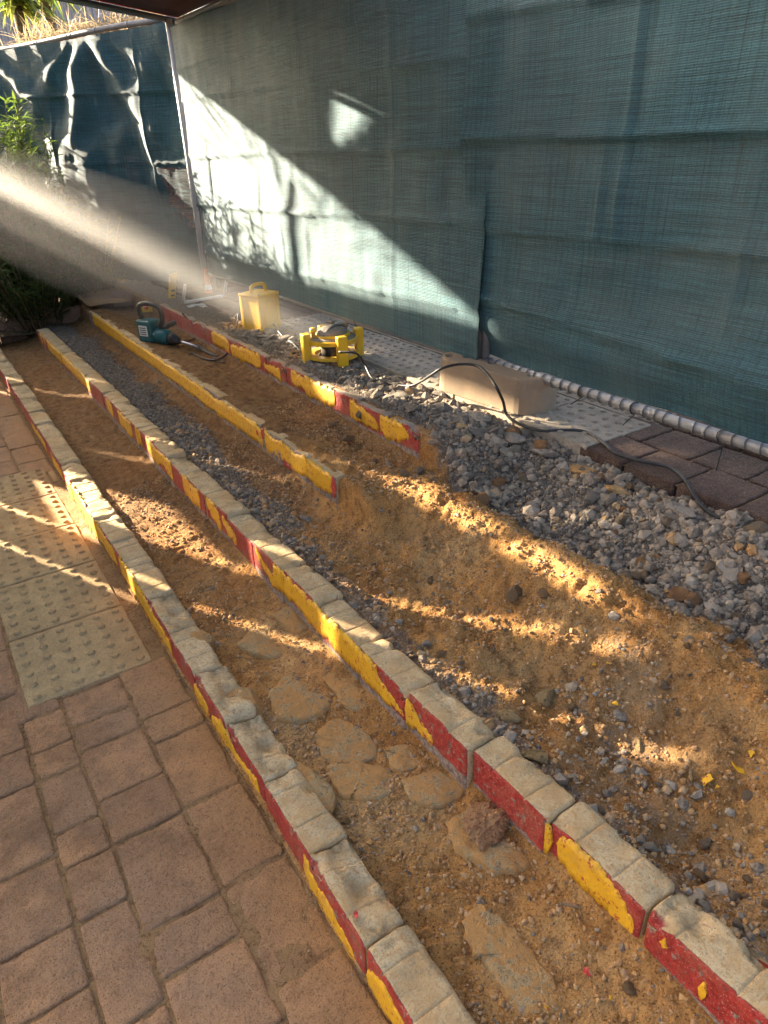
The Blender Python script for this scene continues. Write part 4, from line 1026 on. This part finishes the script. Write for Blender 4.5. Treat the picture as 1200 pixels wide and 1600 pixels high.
V, F = tube_np([e1 * (2.5 * k / 20) + np.array([0, 0, .033]) for k in range(0, 21)], .010, 8); put('red_trim', mesh_np('red_trim', V, F), M['canred'], t)

# added unseen cloth screen left of view, its gaps shaping sun stripes and beam
SX = -1.2
ts = thing('site_fence', 'added unseen green cloth screen on the left, gaps shaped to cast the sun stripes', 'fence panel', (SX, 2.0, 0), group='cloth covered site fence panels')
for y in (0, 2.0, 3.72, 5.1, 6.7, 10.2): pipe('post', (0, y, -.1), (0, y, 3.22), .024, 'galv', ts)
pipe('top_rail', (0, 0, 2.93), (0, 6.72, 2.93), .02, 'galv', ts); pipe('top_rail', (0, 6.7, 2.42), (0, 10.2, 2.42), .02, 'galv', ts)
def sc_cloth(y0, y1, z0, z1, seed):
    m = cloth_mesh('shade_cloth', y1 - y0, z0, z1, [(1.0, .01, 0)], [((y1 - y0) / 2, .01, 0, 3)], seed, 1.0, None, (.06, .06), .0)
    put('shade_cloth', m, M['cloth'], ts, (-.02, y0 - 2.0, 0))
sc_cloth(2.0, 5.78, .02, 2.9, 1); sc_cloth(5.87, 6.38, .02, 2.9, 2)
sc_cloth(6.38, 7.02, .02, 1.10, 3); sc_cloth(6.38, 7.7, 1.52, 2.24, 4); sc_cloth(7.02, 7.7, .02, 1.53, 5); sc_cloth(6.38, 7.7, 2.31, 2.9, 6)
sc_cloth(7.7, 8.72, .02, 2.9, 7); sc_cloth(8.72, 9.0, .02, 2.42, 8); sc_cloth(9.0, 12.3, .02, 2.70, 10); sc_cloth(8.72, 12.3, 2.88, 3.22, 9)
# added unseen sail, placed to cut off the sun on the long fence
t = thing('added_shade_sail', 'added unseen sail between poles, blocking the sun above the diagonal fence shadow', 'shade sail', (-1.5, 9.4, 0))
for x in (-3.3, 2.6): pipe('pole', (x, .1, -.2), (x, .1, 5.6), .05, 'galvdark', t)
m = cloth_mesh('sail_cloth', 5.8, 3.23, 5.5, [], [], 9, 1.0, None, (.04, .03), .0)
bm = bmesh.new(); bm.from_mesh(m); tri = [(1.687, 3.79), (1.874, 3.80), (1.66, 3.47)]  # triangular hole cut to throw one sun spot on the fence
def in_tri(p):
    sg = [(tri[(k + 1) % 3][0] - tri[k][0]) * (p[1] - tri[k][1]) - (tri[(k + 1) % 3][1] - tri[k][1]) * (p[0] - tri[k][0]) for k in range(3)]
    return all(v <= 0 for v in sg) or all(v >= 0 for v in sg)
bmesh.ops.delete(bm, geom=[f for f in bm.faces if in_tri((f.calc_center_median().y, f.calc_center_median().z))], context='FACES'); bm.to_mesh(m); bm.free()
put('sail_cloth', m, M['cloth'], t, (2.55, 0, 0), (0, 0, math.pi / 2))

# ------------------------------------------------------------------ concrete fence block
def fence_block():
    L, Wd, Hb = .66, .235, .15; bm = bmesh.new()
    def loop(ins, z):
        vs = []; r = Wd / 2 - .02
        for sgn, a0 in ((1, -90), (-1, 90)):
            for k in range(13):
                a = math.radians(a0 + 180 * k / 12)
                x = (Wd / 2 - ins) * math.sin(a) * (1 if sgn > 0 else 1); y = sgn * (L / 2 - Wd / 2) + (Wd / 2 - ins) * math.cos(a) * (1 if sgn > 0 else 1)
                vs.append((x, y, z))
        return vs
    # stadium outline, ends flattened a little
    out = []
    for k in range(13): a = math.radians(-90 + 180 * k / 12); out.append((math.sin(a), 1, math.cos(a)))
    def outline(ins, z):
        r = Wd / 2 - ins; pts = []
        for k in range(13): a = math.radians(90 - 180 * k / 12); pts.append((r * math.sin(a), (L / 2 - Wd / 2) + .8 * r * math.cos(a), z))
        for k in range(13): a = math.radians(-90 - 180 * k / 12); pts.append((r * math.sin(a), -(L / 2 - Wd / 2) + .8 * r * math.cos(a), z))
        return pts
    levels = [(0, 0), (.002, Hb * .5), (.010, Hb - .016), (.013, Hb - .006), (.020, Hb)]
    rings = [[bm.verts.new(p) for p in outline(i, z)] for i, z in levels]
    for a, b in zip(rings[:-1], rings[1:]):
        for k in range(len(a)): bm.faces.new((a[k], a[(k + 1) % len(a)], b[(k + 1) % len(a)], b[k]))
    bm.faces.new(rings[-1]); bm.faces.new(rings[0][::-1])
    bmesh.ops.recalc_face_normals(bm, faces=bm.faces)
    return bm_mesh('block', bm, False)
t = thing('fence_block', 'sandy concrete fence foot with holes in its top under the long fence', 'fence block', (2.085, 2.29, ZU + .003), (0, 0, .10))
body = put('block_body', fence_block(), M['conc'], t)
# real holes
cut = bmesh.new()
for (x, y, rx) in [(-.055, .24, .022), (.03, .245, .026), (-.01, .17, .024), (.02, -.12, .03), (-.02, -.225, .026), (.04, -.20, .02), (.0, .02, .028)]:
    r = bmesh.ops.create_cone(cut, cap_ends=True, segments=16, radius1=rx, radius2=rx, depth=.12); bmesh.ops.translate(cut, vec=(x, y, .15), verts=r['verts'])
cm = bm_mesh('cut', cut); co = bpy.data.objects.new('cutter', cm); COL.objects.link(co); co.parent = t
bo = body.modifiers.new('holes', 'BOOLEAN'); bo.object = co; bo.operation = 'DIFFERENCE'; bo.solver = 'EXACT'
bpy.context.view_layer.update()
dg = bpy.context.evaluated_depsgraph_get(); nm = bpy.data.meshes.new_from_object(body.evaluated_get(dg)); body.modifiers.clear(); body.data = nm
bpy.data.objects.remove(co)
if len(nm.materials) == 0: nm.materials.append(M['conc'])
put('leg_stub', mesh_np('leg_stub', *tube_np([(.035, .21, .06), (.035, .21, .16)], .021, 12)), M['galvdark'], t)

def lathe(name, prof_, mat, parent, n=32, loc=(0, 0, 0), rot=(0, 0, 0), sc_=(1, 1, 1)):
    V = []; F = []; m = len(prof_)
    for k in range(n):
        a = 2 * math.pi * k / n
        for r, z in prof_: V.append((r * math.cos(a), r * math.sin(a), z))
    for k in range(n):
        j = (k + 1) % n
        for q in range(m - 1): F.append((k * m + q, j * m + q, j * m + q + 1, k * m + q + 1))
    return put(name, mesh_np(name, V, F), M[mat], parent, loc, rot, sc_)
# ------------------------------------------------------------------ yellow transformer box
bx = W(406, 521, .455)
t = thing('transformer_box', 'yellow plastic site transformer box with arched handle', 'transformer', (1.86, 4.32, .445), (0, 0, .35))
bm = bmesh.new(); box_bm(bm, (0, 0, .118), (.180, .180, .235), .010, 3)
for v in bm.verts: k = .90 + .42 * v.co.z * .5; v.co.x *= k; v.co.y *= k
put('case', bm_mesh('case', bm), M['yplastic'], t)
box('lid', (0, 0, .243), (.188, .188, .02), M['yplastic'], t, .006)
for sx in (-1, 1):
    for sy in (-1, 1): box('corner_rib', (sx * .077, sy * .077, .12), (.026, .026, .225), M['yplastic'], t, .005)
for sy in (-1, 1): box('side_panel', (0, sy * .0855, .12), (.09, .006, .16), M['yplastic'], t, .002)
for a_, b2 in ((-.08, -.08), (-.08, .08), (.08, -.08), (.08, .08)): lathe('screw', [(0, 0), (.006, 0), (.005, .004), (0, .004)], 'galvdark', t, 8, (a_, b2, .253))
hp = spline([(-.065, 0, .25), (-.06, 0, .285), (-.035, 0, .30), (.035, 0, .30), (.06, 0, .285), (.065, 0, .25)], 5)
tube('handle', hp, .011, M['yplastic'], t, 10)
box('foot', (-.05, 0, .0), (.03, .15, .012), M['black'], t, .003); box('foot', (.05, 0, .0), (.03, .15, .012), M['black'], t, .003)

# ------------------------------------------------------------------ yellow ring-frame work light
t = thing('work_light', 'round yellow work light in a four-legged ring frame with grey lamp head', 'work light', (1.835, 3.33, .475), (0, 0, .25))
R0 = .142
for k in range(4):
    a = math.pi / 4 + k * math.pi / 2 + .35
    box('leg', (R0 * 1.06 * math.cos(a), R0 * 1.06 * math.sin(a), .078), (.045, .056, .156), M['yplastic'], t, .006, rot=(0, 0, a))
def ringmesh(name, r0, r1, z0, z1, n=40):
    V = []; F = []
    for k in range(n):
        a = 2 * math.pi * k / n; c, s = math.cos(a), math.sin(a)
        for r, z in ((r0, z0), (r1, z0), (r1, z1), (r0, z1)): V.append((r * c, r * s, z))
    for k in range(n):
        j = (k + 1) % n
        for q in range(4): F.append((k * 4 + q, j * 4 + q, j * 4 + (q + 1) % 4, k * 4 + (q + 1) % 4))
    me = mesh_np(name, V, F, False); bm = bmesh.new(); bm.from_mesh(me); bmesh.ops.recalc_face_normals(bm, faces=bm.faces)
    bmesh.ops.bevel(bm, geom=bm.edges[:], offset=.002, segments=1, affect='EDGES'); bm.to_mesh(me); bm.free(); return me
put('upper_ring', ringmesh('upper_ring', .07, .146, .102, .124), M['yplastic'], t)
put('lower_ring', ringmesh('lower_ring', .10, .144, .022, .040), M['yplastic'], t)
lathe('lamp_housing', [(.0, .02), (.062, .022), (.066, .04), (.066, .10), (.06, .105)], 'black', t)
lathe('lamp_deck', [(.128, .124), (.124, .130), (.07, .134)], 'slab', t)
lathe('lamp_rim', [(.08, .130), (.098, .131), (.098, .141), (.084, .146)], 'yplastic', t)
lathe('lamp_head', [(.090, .141), (.090, .150), (.08, .166), (.055, .180), (.02, .186), (.0, .187)], 'slab', t, sc_=(1, .85, 1))
for x, y in ((-.095, .045), (.07, .075), (.10, .0)):
    lathe('knob', [(0.0, 0), (.012, 0), (.012, .035), (.019, .037), (.019, .058), (.0, .06)], 'wood' if x > 0 else 'yplastic', t, 12, (x, y, .122))
tube('head_strap', spline([(-.085, -.02, .142), (-.05, -.03, .175), (.0, -.03, .19), (.055, -.03, .175), (.085, -.02, .142)], 5), .008, M['galvdark'], t, 8)

# ------------------------------------------------------------------ cables
def cable(name, label, pts, r, mat='rubber', grp=None):
    P = [np.array(p, float) for p in pts]; return tag(tube(name, spline(P, 8), r, M[mat], None, 8), label, 'cable', grp)
def Wz(px, py, z): return W(px, py, z)
cable('extension_cable', 'black extension cable from the work light over the fence foot to the right',
      [Wz(530, 550, .60), Wz(556, 552, .60), Wz(570, 570, .53), Wz(583, 592, .49), Wz(612, 600, .475), Wz(640, 603, .49), Wz(658, 596, .54), Wz(675, 585, .61), Wz(692, 575, .65), Wz(720, 569, .655), Wz(746, 572, .655),
       Wz(764, 588, .65), Wz(776, 606, .63), Wz(786, 627, .56), Wz(792, 648, .50), Wz(812, 663, .488), Wz(845, 673, .487), Wz(880, 672, .488), Wz(912, 674, .488), Wz(938, 688, .488), Wz(962, 708, .488), Wz(1000, 720, .488),
       Wz(1045, 730, .488), Wz(1070, 750, .49), Wz(1085, 775, .475), Wz(1105, 798, .455), Wz(1140, 815, .45), Wz(1200, 826, .45), Wz(1300, 842, .45)], .0062)
cable('extension_cable', 'cable drooping between the yellow box and the work light', [Wz(426, 505, .50), Wz(433, 515, .49), Wz(446, 530, .475), Wz(456, 535, .475), Wz(466, 546, .475), Wz(472, 556, .475), Wz(484, 560, .478)], .0065)
hm = W(272, 535, .34)

# ------------------------------------------------------------------ demolition hammer
t = thing('demolition_hammer', 'teal demolition hammer lying on the sand with black handle and steel chisel', 'demolition hammer', (1.335, 4.86, .345), (0, 0, math.radians(-62)))
# local x = towards the chisel
box('motor_housing', (-.09, 0, .085), (.13, .105, .15), M['teal'], t, .016, 3)
box('vent_panel', (-.09, -.0545, .09), (.075, .006, .07), M['white'], t, .002)
for k in range(4): box('vent_slot', (-.09, -.058, .068 + .014 * k), (.055, .003, .005), M['black'], t)
lathe('barrel', [(.0, 0), (.046, 0), (.052, .02), (.052, .10), (.044, .125), (.0, .125)], 'teal', t, 24, (-.03, 0, .06), (0, math.radians(96), 0))
lathe('nose', [(.0, 0), (.042, 0), (.040, .035), (.028, .06), (.018, .085), (.0, .085)], 'black', t, 24, (.095, 0, .046), (0, math.radians(98), 0))
tube('chisel', [(.17, 0, .034), (.22, 0, .026), (.30, 0, .014), (.33, 0, .010)], [.011, .010, .010, .006], M['steel'], t, 10)
tube('handle', spline([(-.14, 0, .16), (-.15, 0, .235), (-.10, 0, .262), (-.02, 0, .262), (.045, 0, .235), (.05, 0, .165), (.02, 0, .11)], 5), .017, M['black'], t, 12)
tube('side_grip', spline([(.04, 0, .10), (.05, .06, .12), (.05, .11, .125)], 4), .016, M['black'], t, 10)
lathe('switch', [(0, 0), (.012, 0), (.012, .02), (0, .022)], 'redflake', t, 10, (-.06, -.01, .24), (math.radians(90), 0, 0))
cable('hammer_cable', 'tangled black cable of the demolition hammer on the sand',
      [W(285, 490, .52), W(300, 505, .42), W(318, 518, .36), W(345, 520, .37), W(362, 505, .45), W(372, 490, .52), W(368, 520, .45), W(358, 548, .38), W(340, 562, .345), W(318, 560, .335), W(300, 552, .335), W(296, 560, .33),
       W(320, 568, .33), W(350, 564, .33), W(362, 545, .37), W(352, 530, .37), W(330, 532, .345), W(312, 538, .345), W(330, 552, .335), W(355, 556, .335)], .0055)
cable('hammer_cable', 'second loop of black cable between hammer and top edging', [W(290, 535, .345), W(312, 527, .36), W(340, 530, .36), W(352, 545, .345), W(340, 556, .338), W(318, 548, .338), W(306, 540, .34)], .005)
# cut-offs beside the hammer
for i, (px, py, s) in enumerate([(312, 545, .03), (335, 560, .024), (348, 566, .02)]):
    p = W(px, py, .335); tag(put('tile_offcut', rock_mesh('tile_offcut', 820 + i, s * 1.3, s * .7, s * .25, 2, 5, .06), M['slab'], None, (p[0], p[1], .34), (.1, .1, i)), ['grey tile offcut beside the hammer chisel', 'smaller tile offcut under the cable loop', 'smallest tile offcut near the top edging'][i], 'offcut')

# ------------------------------------------------------------------ far end: planter kerb, boards, bags
t = thing('planter_wall', 'low pinkish block wall across the far end of the steps', 'wall', tuple(W(-60, 548, .02)))
org = np.array(t.location)
line = [np.array(W(-60, 545, .06)), np.array(W(60, 516, .14)), np.array(W(142, 494, .24)), np.array(W(230, 478, .34))]
pbm = []
for i in range(3):
    m = slab_mesh('wall_block', .235, .12, .2, 1400 + i, bev=.01, amp=.004, round_=.015); m.materials.append(M['pink']); pbm.append(m)
for a, b_ in zip(line[:-1], line[1:]):
    d = b_ - a; L = np.linalg.norm(d[:2]); an = math.atan2(d[1], d[0]); n = max(1, int(L / .24))
    for k in range(n):
        q = a + d * (k + .5) / n
        put('wall_block', pbm[k % 3], None, t, tuple(q - org + np.array([0, .06, .14 + RND.gauss(0, .004)])), (0, 0, an), (L / n / .24, 1, 1))
sheet('planter_soil', -3, 2.15, 6.75, 9.6, .16, M['earth'], 60, 60, .05, 5)
sheet('upper_soil', 1.2, 2.2, 6.3, 7.5, .40, M['joint'], 20, 20, .02, 5)

t = thing('barrier_board', 'yellow board with slots propped at the far corner', 'board', tuple(W(268, 470, .44)), (math.radians(18), 0, math.radians(25)))
bm = bmesh.new(); box_bm(bm, (0, 0, .10), (.075, .014, .25), .004); put('board', bm_mesh('board', bm), M['yplastic'], t)
for z in (.05, .09): box('slot', (0, -.009, z), (.035, .006, .012), M['black'], t)
tag(box('edge_beam', tuple(W(250, 478, .42)), (.30, .07, .075), M['yplastic'], None, .006, 2, (0, 0, math.radians(-25))), 'yellow painted beam end lying across the far steps', 'beam')
t = thing('white_frame', 'white plastic frame lying behind the hammer', 'frame', tuple(W(315, 468, .48)), (math.radians(-60), 0, .15))
for a, b_ in (((-.16, 0, 0), (.2, 0, 0)), ((-.16, 0, 0), (-.16, -.16, 0)), ((.2, 0, 0), (.2, -.16, 0))): pipe('frame_bar', a, b_, .012, 'white', t)
# crumpled plastic bag
P = IV3.copy(); nz = fbm(P[:, 0] * 3 + 2, P[:, 1] * 3 + P[:, 2] * 2, 333, 4); P *= (1 + .75 * nz)[:, None]; P *= np.array([.13, .09, .045])
p = W(313, 487, .42); tag(put('plastic_bag', mesh_fast('plastic_bag', P, IF3, False), M['white'], None, (p[0], p[1], .43), (0, 0, -.4)), 'crumpled white plastic bag behind the hammer', 'bag')
# orange marker at the foot of the corner post
p = W(327, 440, .46)
t = thing('safety_cone', 'narrow orange and white marker cone at the corner post', 'cone', (2.05, 5.78, .47))
lathe('cone_body', [(.032, 0), (.026, .06), (.012, .19), (.0, .2)], 'orange', t, 16); lathe('cone_band', [(.031, .03), (.0265, .07)], 'white', t, 16)
# planks at the far left fence foot
for i, (a, b_, lab) in enumerate([((185, 436, .44), (330, 444, .46), 'weathered grey plank along the foot of the far left fence'), ((235, 452, .42), (300, 458, .43), 'shorter plank in front of the grey plank')]):
    A, B = W(*a), W(*b_); d = B - A; o_ = box('plank', tuple((A + B) / 2), (float(np.linalg.norm(d)), .14, .028), M['wood'], None, .003, 1, (0, .02, math.atan2(d[1], d[0]))); tag(o_, lab, 'plank')
# stick on the ground by the fence and straw
A, B = W(265, 368, .9), W(318, 366, .95)

# ------------------------------------------------------------------ vegetation
def leaves_mesh(name, base, dirs, lens_, wid, bend, tones, up=(0, 0, 1)):
    """lanceolate leaves: 4 segments each, bending under gravity"""
    n = len(base); seg = 4; D = dirs / np.linalg.norm(dirs, axis=1, keepdims=True)
    S = np.cross(D, np.array(up) + rng.normal(0, .3, (n, 3))); S /= np.linalg.norm(S, axis=1, keepdims=True)
    ws = [.35, 1.0, .85, .5, .03]; V = np.zeros((n, (seg + 1) * 2, 3)); P = base.copy(); d = D.copy()
    for k in range(seg + 1):
        V[:, 2 * k] = P - S * (wid * ws[k] * .5)[:, None]; V[:, 2 * k + 1] = P + S * (wid * ws[k] * .5)[:, None]
        P = P + d * (lens_ / seg)[:, None]; d = d + np.array([0, 0, -1]) * bend[:, None]; d /= np.linalg.norm(d, axis=1, keepdims=True)
    f = np.array([[2 * k, 2 * k + 1, 2 * k + 3, 2 * k + 2] for k in range(seg)])
    F = (f[None] + (np.arange(n) * (seg + 1) * 2)[:, None, None]).reshape(-1, 4)
    me = mesh_fast(name, V.reshape(-1, 3), F); a = me.attributes.new('tone', 'FLOAT', 'POINT'); a.data.foreach_set('value', np.repeat(tones, (seg + 1) * 2).astype(np.float32)); return me

def shrub(name, label, c, rad, z0, z1, nst, nleaf, mat, llen=(.07, .16), lw=(.010, .02), seed=1, cat='shrub', group=None):
    rs = np.random.default_rng(seed); t = thing(name, label, cat, (c[0], c[1], z0), group=group)
    B = []; Dd = []; SV = []; SF = []
    for i in range(nst):
        a = rs.uniform(0, 6.28); r = rad * math.sqrt(rs.uniform(0, 1)); h = (z1 - z0) * rs.uniform(.45, 1.0) * (1 - .25 * (r / rad) ** 2)
        p0 = np.array([.35 * r * math.cos(a), .35 * r * math.sin(a), 0]); p2 = np.array([r * math.cos(a), r * math.sin(a), h]); p1 = (p0 + p2) / 2 + np.array([0, 0, .12 * h])
        pts = [(1 - u) ** 2 * p0 + 2 * u * (1 - u) * p1 + u * u * p2 for u in np.linspace(0, 1, 6)]
        V, F = tube_np(pts, list(np.linspace(.007, .002, 6)), 5); o_ = len(SV); SV += V; SF += [tuple(x + o_ for x in f) for f in F]
        for k in range(nleaf):
            u = rs.uniform(.2, 1) ** .8; q = (1 - u) ** 2 * p0 + 2 * u * (1 - u) * p1 + u * u * p2
            B.append(q + rs.normal(0, .01, 3)); an = rs.uniform(0, 6.28); Dd.append([math.cos(an), math.sin(an), rs.uniform(-.1, .9)])
    B = np.array(B); Dd = np.array(Dd); n = len(B)
    put('stem', mesh_np('stem', SV, SF), M['bark'], t)
    put('foliage', leaves_mesh('foliage', B, Dd, rs.uniform(*llen, n), rs.uniform(*lw, n), rs.uniform(.05, .25, n), np.clip(rs.beta(2, 2, n) * .7 + .5 * (B[:, 2] / (z1 - z0)) ** 3, 0, 1)), M[mat], t)
    return t
shrub('bamboo_shrub', 'tall leafy shrub at the left edge with sunlit tips', (.92, 7.6), .60, .15, 2.15, 210, 36, 'leaf', (.08, .18), (.012, .024), seed=3)
shrub('low_shrub', 'low dark shrub right of the tall shrub, against the left fence', (1.36, 7.25), .52, .15, 1.25, 150, 34, 'leaf', (.06, .14), (.008, .016), 5)
shrub('low_shrub', 'low dark shrub in front of the tall shrub behind the planter wall', (.88, 6.98), .52, .12, .95, 140, 32, 'leaf', (.06, .14), (.008, .016), 6)
shrub('outer_shrub', 'shrub outside the view throwing leaf shadows on the long fence', (.35, 9.2), .6, .15, 2.4, 60, 24, 'leaf', (.1, .24), (.014, .026), 8)
t = shrub('outer_tree', 'leafy tree top outside the view beside the added sail', (-.2, 9.0), 1.5, 2.95, 3.8, 24, 10, 'leaf', (.12, .3), (.02, .04), 9, 'tree')
tube('trunk', [(0, 0, -2.9), (.05, .03, -1.2), (0, 0, .05)], [.05, .04, .03], M['bark'], t, 8)
# leaf litter and dry blades in the planter
n = 2600; B = np.stack([rng.uniform(.0, 1.95, n), rng.uniform(6.95, 8.0, n), np.full(n, .18)], 1); Dd = np.stack([rng.normal(0, 1, n), rng.normal(0, 1, n), rng.uniform(0, .6, n)], 1)
o = stuff(put('leaf_litter', leaves_mesh('leaf_litter', B, Dd, rng.uniform(.04, .13, n), rng.uniform(.006, .016, n), rng.uniform(.1, .3, n), rng.uniform(0, 1, n)), M['litter'])); o['label'] = 'dry leaves and blades in the planter bed'

# beyond the fence: thatched ridge, strap-leaved plant, grey sheet wall
def backdrop_pt(px, py, d):
    v = RM @ np.array([px - 600.0, 800.0 - py, -1090.0]); v /= np.linalg.norm(v); return EYE + v * d
t = thing('sheet_wall', 'grey corrugated sheet wall beyond the far left fence', 'wall', (1.6, 16.0, 0))
def corr(x0, x1, z0, z1, pitch=.11):
    V = []; F = []; n = int((x1 - x0) / pitch); prof4 = [(0, 0), (.35, 0), (.5, .03), (.85, .03)]
    for k in range(n):
        for u, d in prof4:
            V += [(x0 + (k + u) * pitch, d, z0), (x0 + (k + u) * pitch, d, z1)]
    for i in range(len(V) // 2 - 1): F.append((2 * i, 2 * i + 2, 2 * i + 3, 2 * i + 1))
    return mesh_np('sheet', V, F, False)
put('sheet', corr(-2.0, 4.0, -.2, 4.25), M['corr'], t)
t = thing('dry_palm_heap', 'heap of dry straw-coloured fronds showing above the far left fence', 'dry fronds', (2.0, 9.6, 0))
A, B0 = backdrop_pt(40, 66, 9.6), backdrop_pt(290, 26, 9.2); o0 = np.array([2.0, 9.6, 0])
bm = bmesh.new(); vs = []
for q in (A, B0):
    for dx, dz in ((-.35, -2.9), (-.3, -.1), (0, .0), (.35, -.15), (.4, -2.9)): vs.append(bm.verts.new(tuple(q - o0 + np.array([-dx * .2, dx, dz]))))
for k in range(4): bm.faces.new((vs[k], vs[k + 1], vs[5 + k + 1], vs[5 + k]))
bm.faces.new(vs[:5]); bm.faces.new(vs[5:][::-1])
put('heap_core', bm_mesh('heap_core', bm), M['earth'], t)
n = 3600; u = rng.uniform(0, 1, n)
Bp = A + (B0 - A) * u[:, None] - o0 + np.stack([rng.normal(0, .1, n), rng.normal(0, .2, n), rng.uniform(-.25, .02, n)], 1)
Dd = np.stack([rng.normal(.2, .8, n), rng.normal(-.4, .6, n), rng.uniform(-.2, .8, n)], 1)
put('frond', leaves_mesh('frond', Bp, Dd, rng.uniform(.12, .42, n), rng.uniform(.006, .014, n), rng.uniform(.1, .35, n), rng.uniform(0, 1, n)), M['straw'], t)
def strap_plant(name, label, c, n, seed, L=(.5, 1.0)):
    rs = np.random.default_rng(seed); t = thing(name, label, 'plant', (c[0], c[1], 0), group='strap leaved plants beyond the fence')
    tube('trunk', [(0, 0, -.2), (.03, 0, c[2] * .5), (0, .02, c[2])], [.09, .07, .06], M['bark'], t, 10)
    an = rs.uniform(0, 6.28, n); D_ = np.stack([np.cos(an), np.sin(an), rs.uniform(-.2, 1.4, n)], 1)
    B_ = np.tile([0, 0, c[2]], (n, 1)) + rs.normal(0, .04, (n, 3))
    put('crown', leaves_mesh('crown', B_, D_, rs.uniform(*L, n), rs.uniform(.03, .06, n), rs.uniform(.2, .55, n), rs.uniform(0, 1, n)), M['strap'], t)
q = backdrop_pt(25, 5, 10.8); strap_plant('strap_plant', 'pale strap-leaved plant at the top left corner beyond the fence', q, 150, 12, (.35, .7))
q = backdrop_pt(68, -14, 11.3); strap_plant('strap_plant', 'yellow-green drooping plant hanging left of the canopy', q, 110, 13, (.35, .75))

# brick pillar behind the cloth at the corner
t = thing('brick_pillar', 'red brick pillar seen dimly through the cloth at the corner', 'pillar', (2.16, 6.98, 0))
bmx = []
for i in range(3):
    m = slab_mesh('brick', .222, .106, .068, 1500 + i, bev=.004, amp=.002, round_=.005); m.materials.append(M['brickred']); bmx.append(m)
box('core', (0, 0, .65), (.42, .42, 1.5), M['joint'], t)
for r in range(18):
    for s in range(4):
        for k in range(2):
            a = s * math.pi / 2; off = (-.115 + .232 * k) + (.058 if r % 2 else -.058) * .0; lx, ly = off, -.165
            put('brick', bmx[(r + k) % 3], None, t, (lx * math.cos(a) - ly * math.sin(a), lx * math.sin(a) + ly * math.cos(a), .10 + r * .079 + .068), (0, 0, a))

# ------------------------------------------------------------------ added dust volume, shaped so the sun shaft shows as a beam
P = IV3.copy(); P *= (1 + .18 * fbm(P[:, 0] * 1.6 + 3, P[:, 1] * 1.6 + P[:, 2], 404, 2))[:, None]
P = P * np.array([.85, 2.1, .42]); P[:, 2] -= .60 * P[:, 0] - .06 * P[:, 1]; P[:, 0] -= .22 * P[:, 1]
hz = stuff(put('beam_dust', mesh_fast('beam_dust', P, IF3), None, None, (1.18, 5.2, .92))); hz['label'] = 'added thin dust volume, shaped to show the sunbeam over the far steps'
hmat = bpy.data.materials.new('beam_dust_air'); hmat.use_nodes = True; nt = hmat.node_tree; nt.nodes.clear()
pv = nt.nodes.new('ShaderNodeVolumePrincipled'); ou = nt.nodes.new('ShaderNodeOutputMaterial')
pv.inputs['Color'].default_value = (.92, .89, .85, 1); pv.inputs['Density'].default_value = BEAM_DUST_DENSITY; pv.inputs['Anisotropy'].default_value = .55
nt.links.new(pv.outputs[0], ou.inputs['Volume']); hz.data.materials.append(hmat)

# small pieces hang on the part that carries them
def sub(thing_name, part, names):
    t_ = bpy.data.objects[thing_name]; pt = [c for c in t_.children if c.name.split('.')[0] == part][0]
    for c in list(t_.children):
        if c.name.split('.')[0] in names:
            c.parent = pt; c.location = Vector(c.location) - Vector(pt.location)
sub('transformer_box', 'lid', ('handle', 'screw')); sub('transformer_box', 'case', ('corner_rib', 'side_panel'))
sub('work_light', 'lamp_deck', ('knob',)); sub('demolition_hammer', 'motor_housing', ('vent_panel', 'vent_slot', 'switch'))
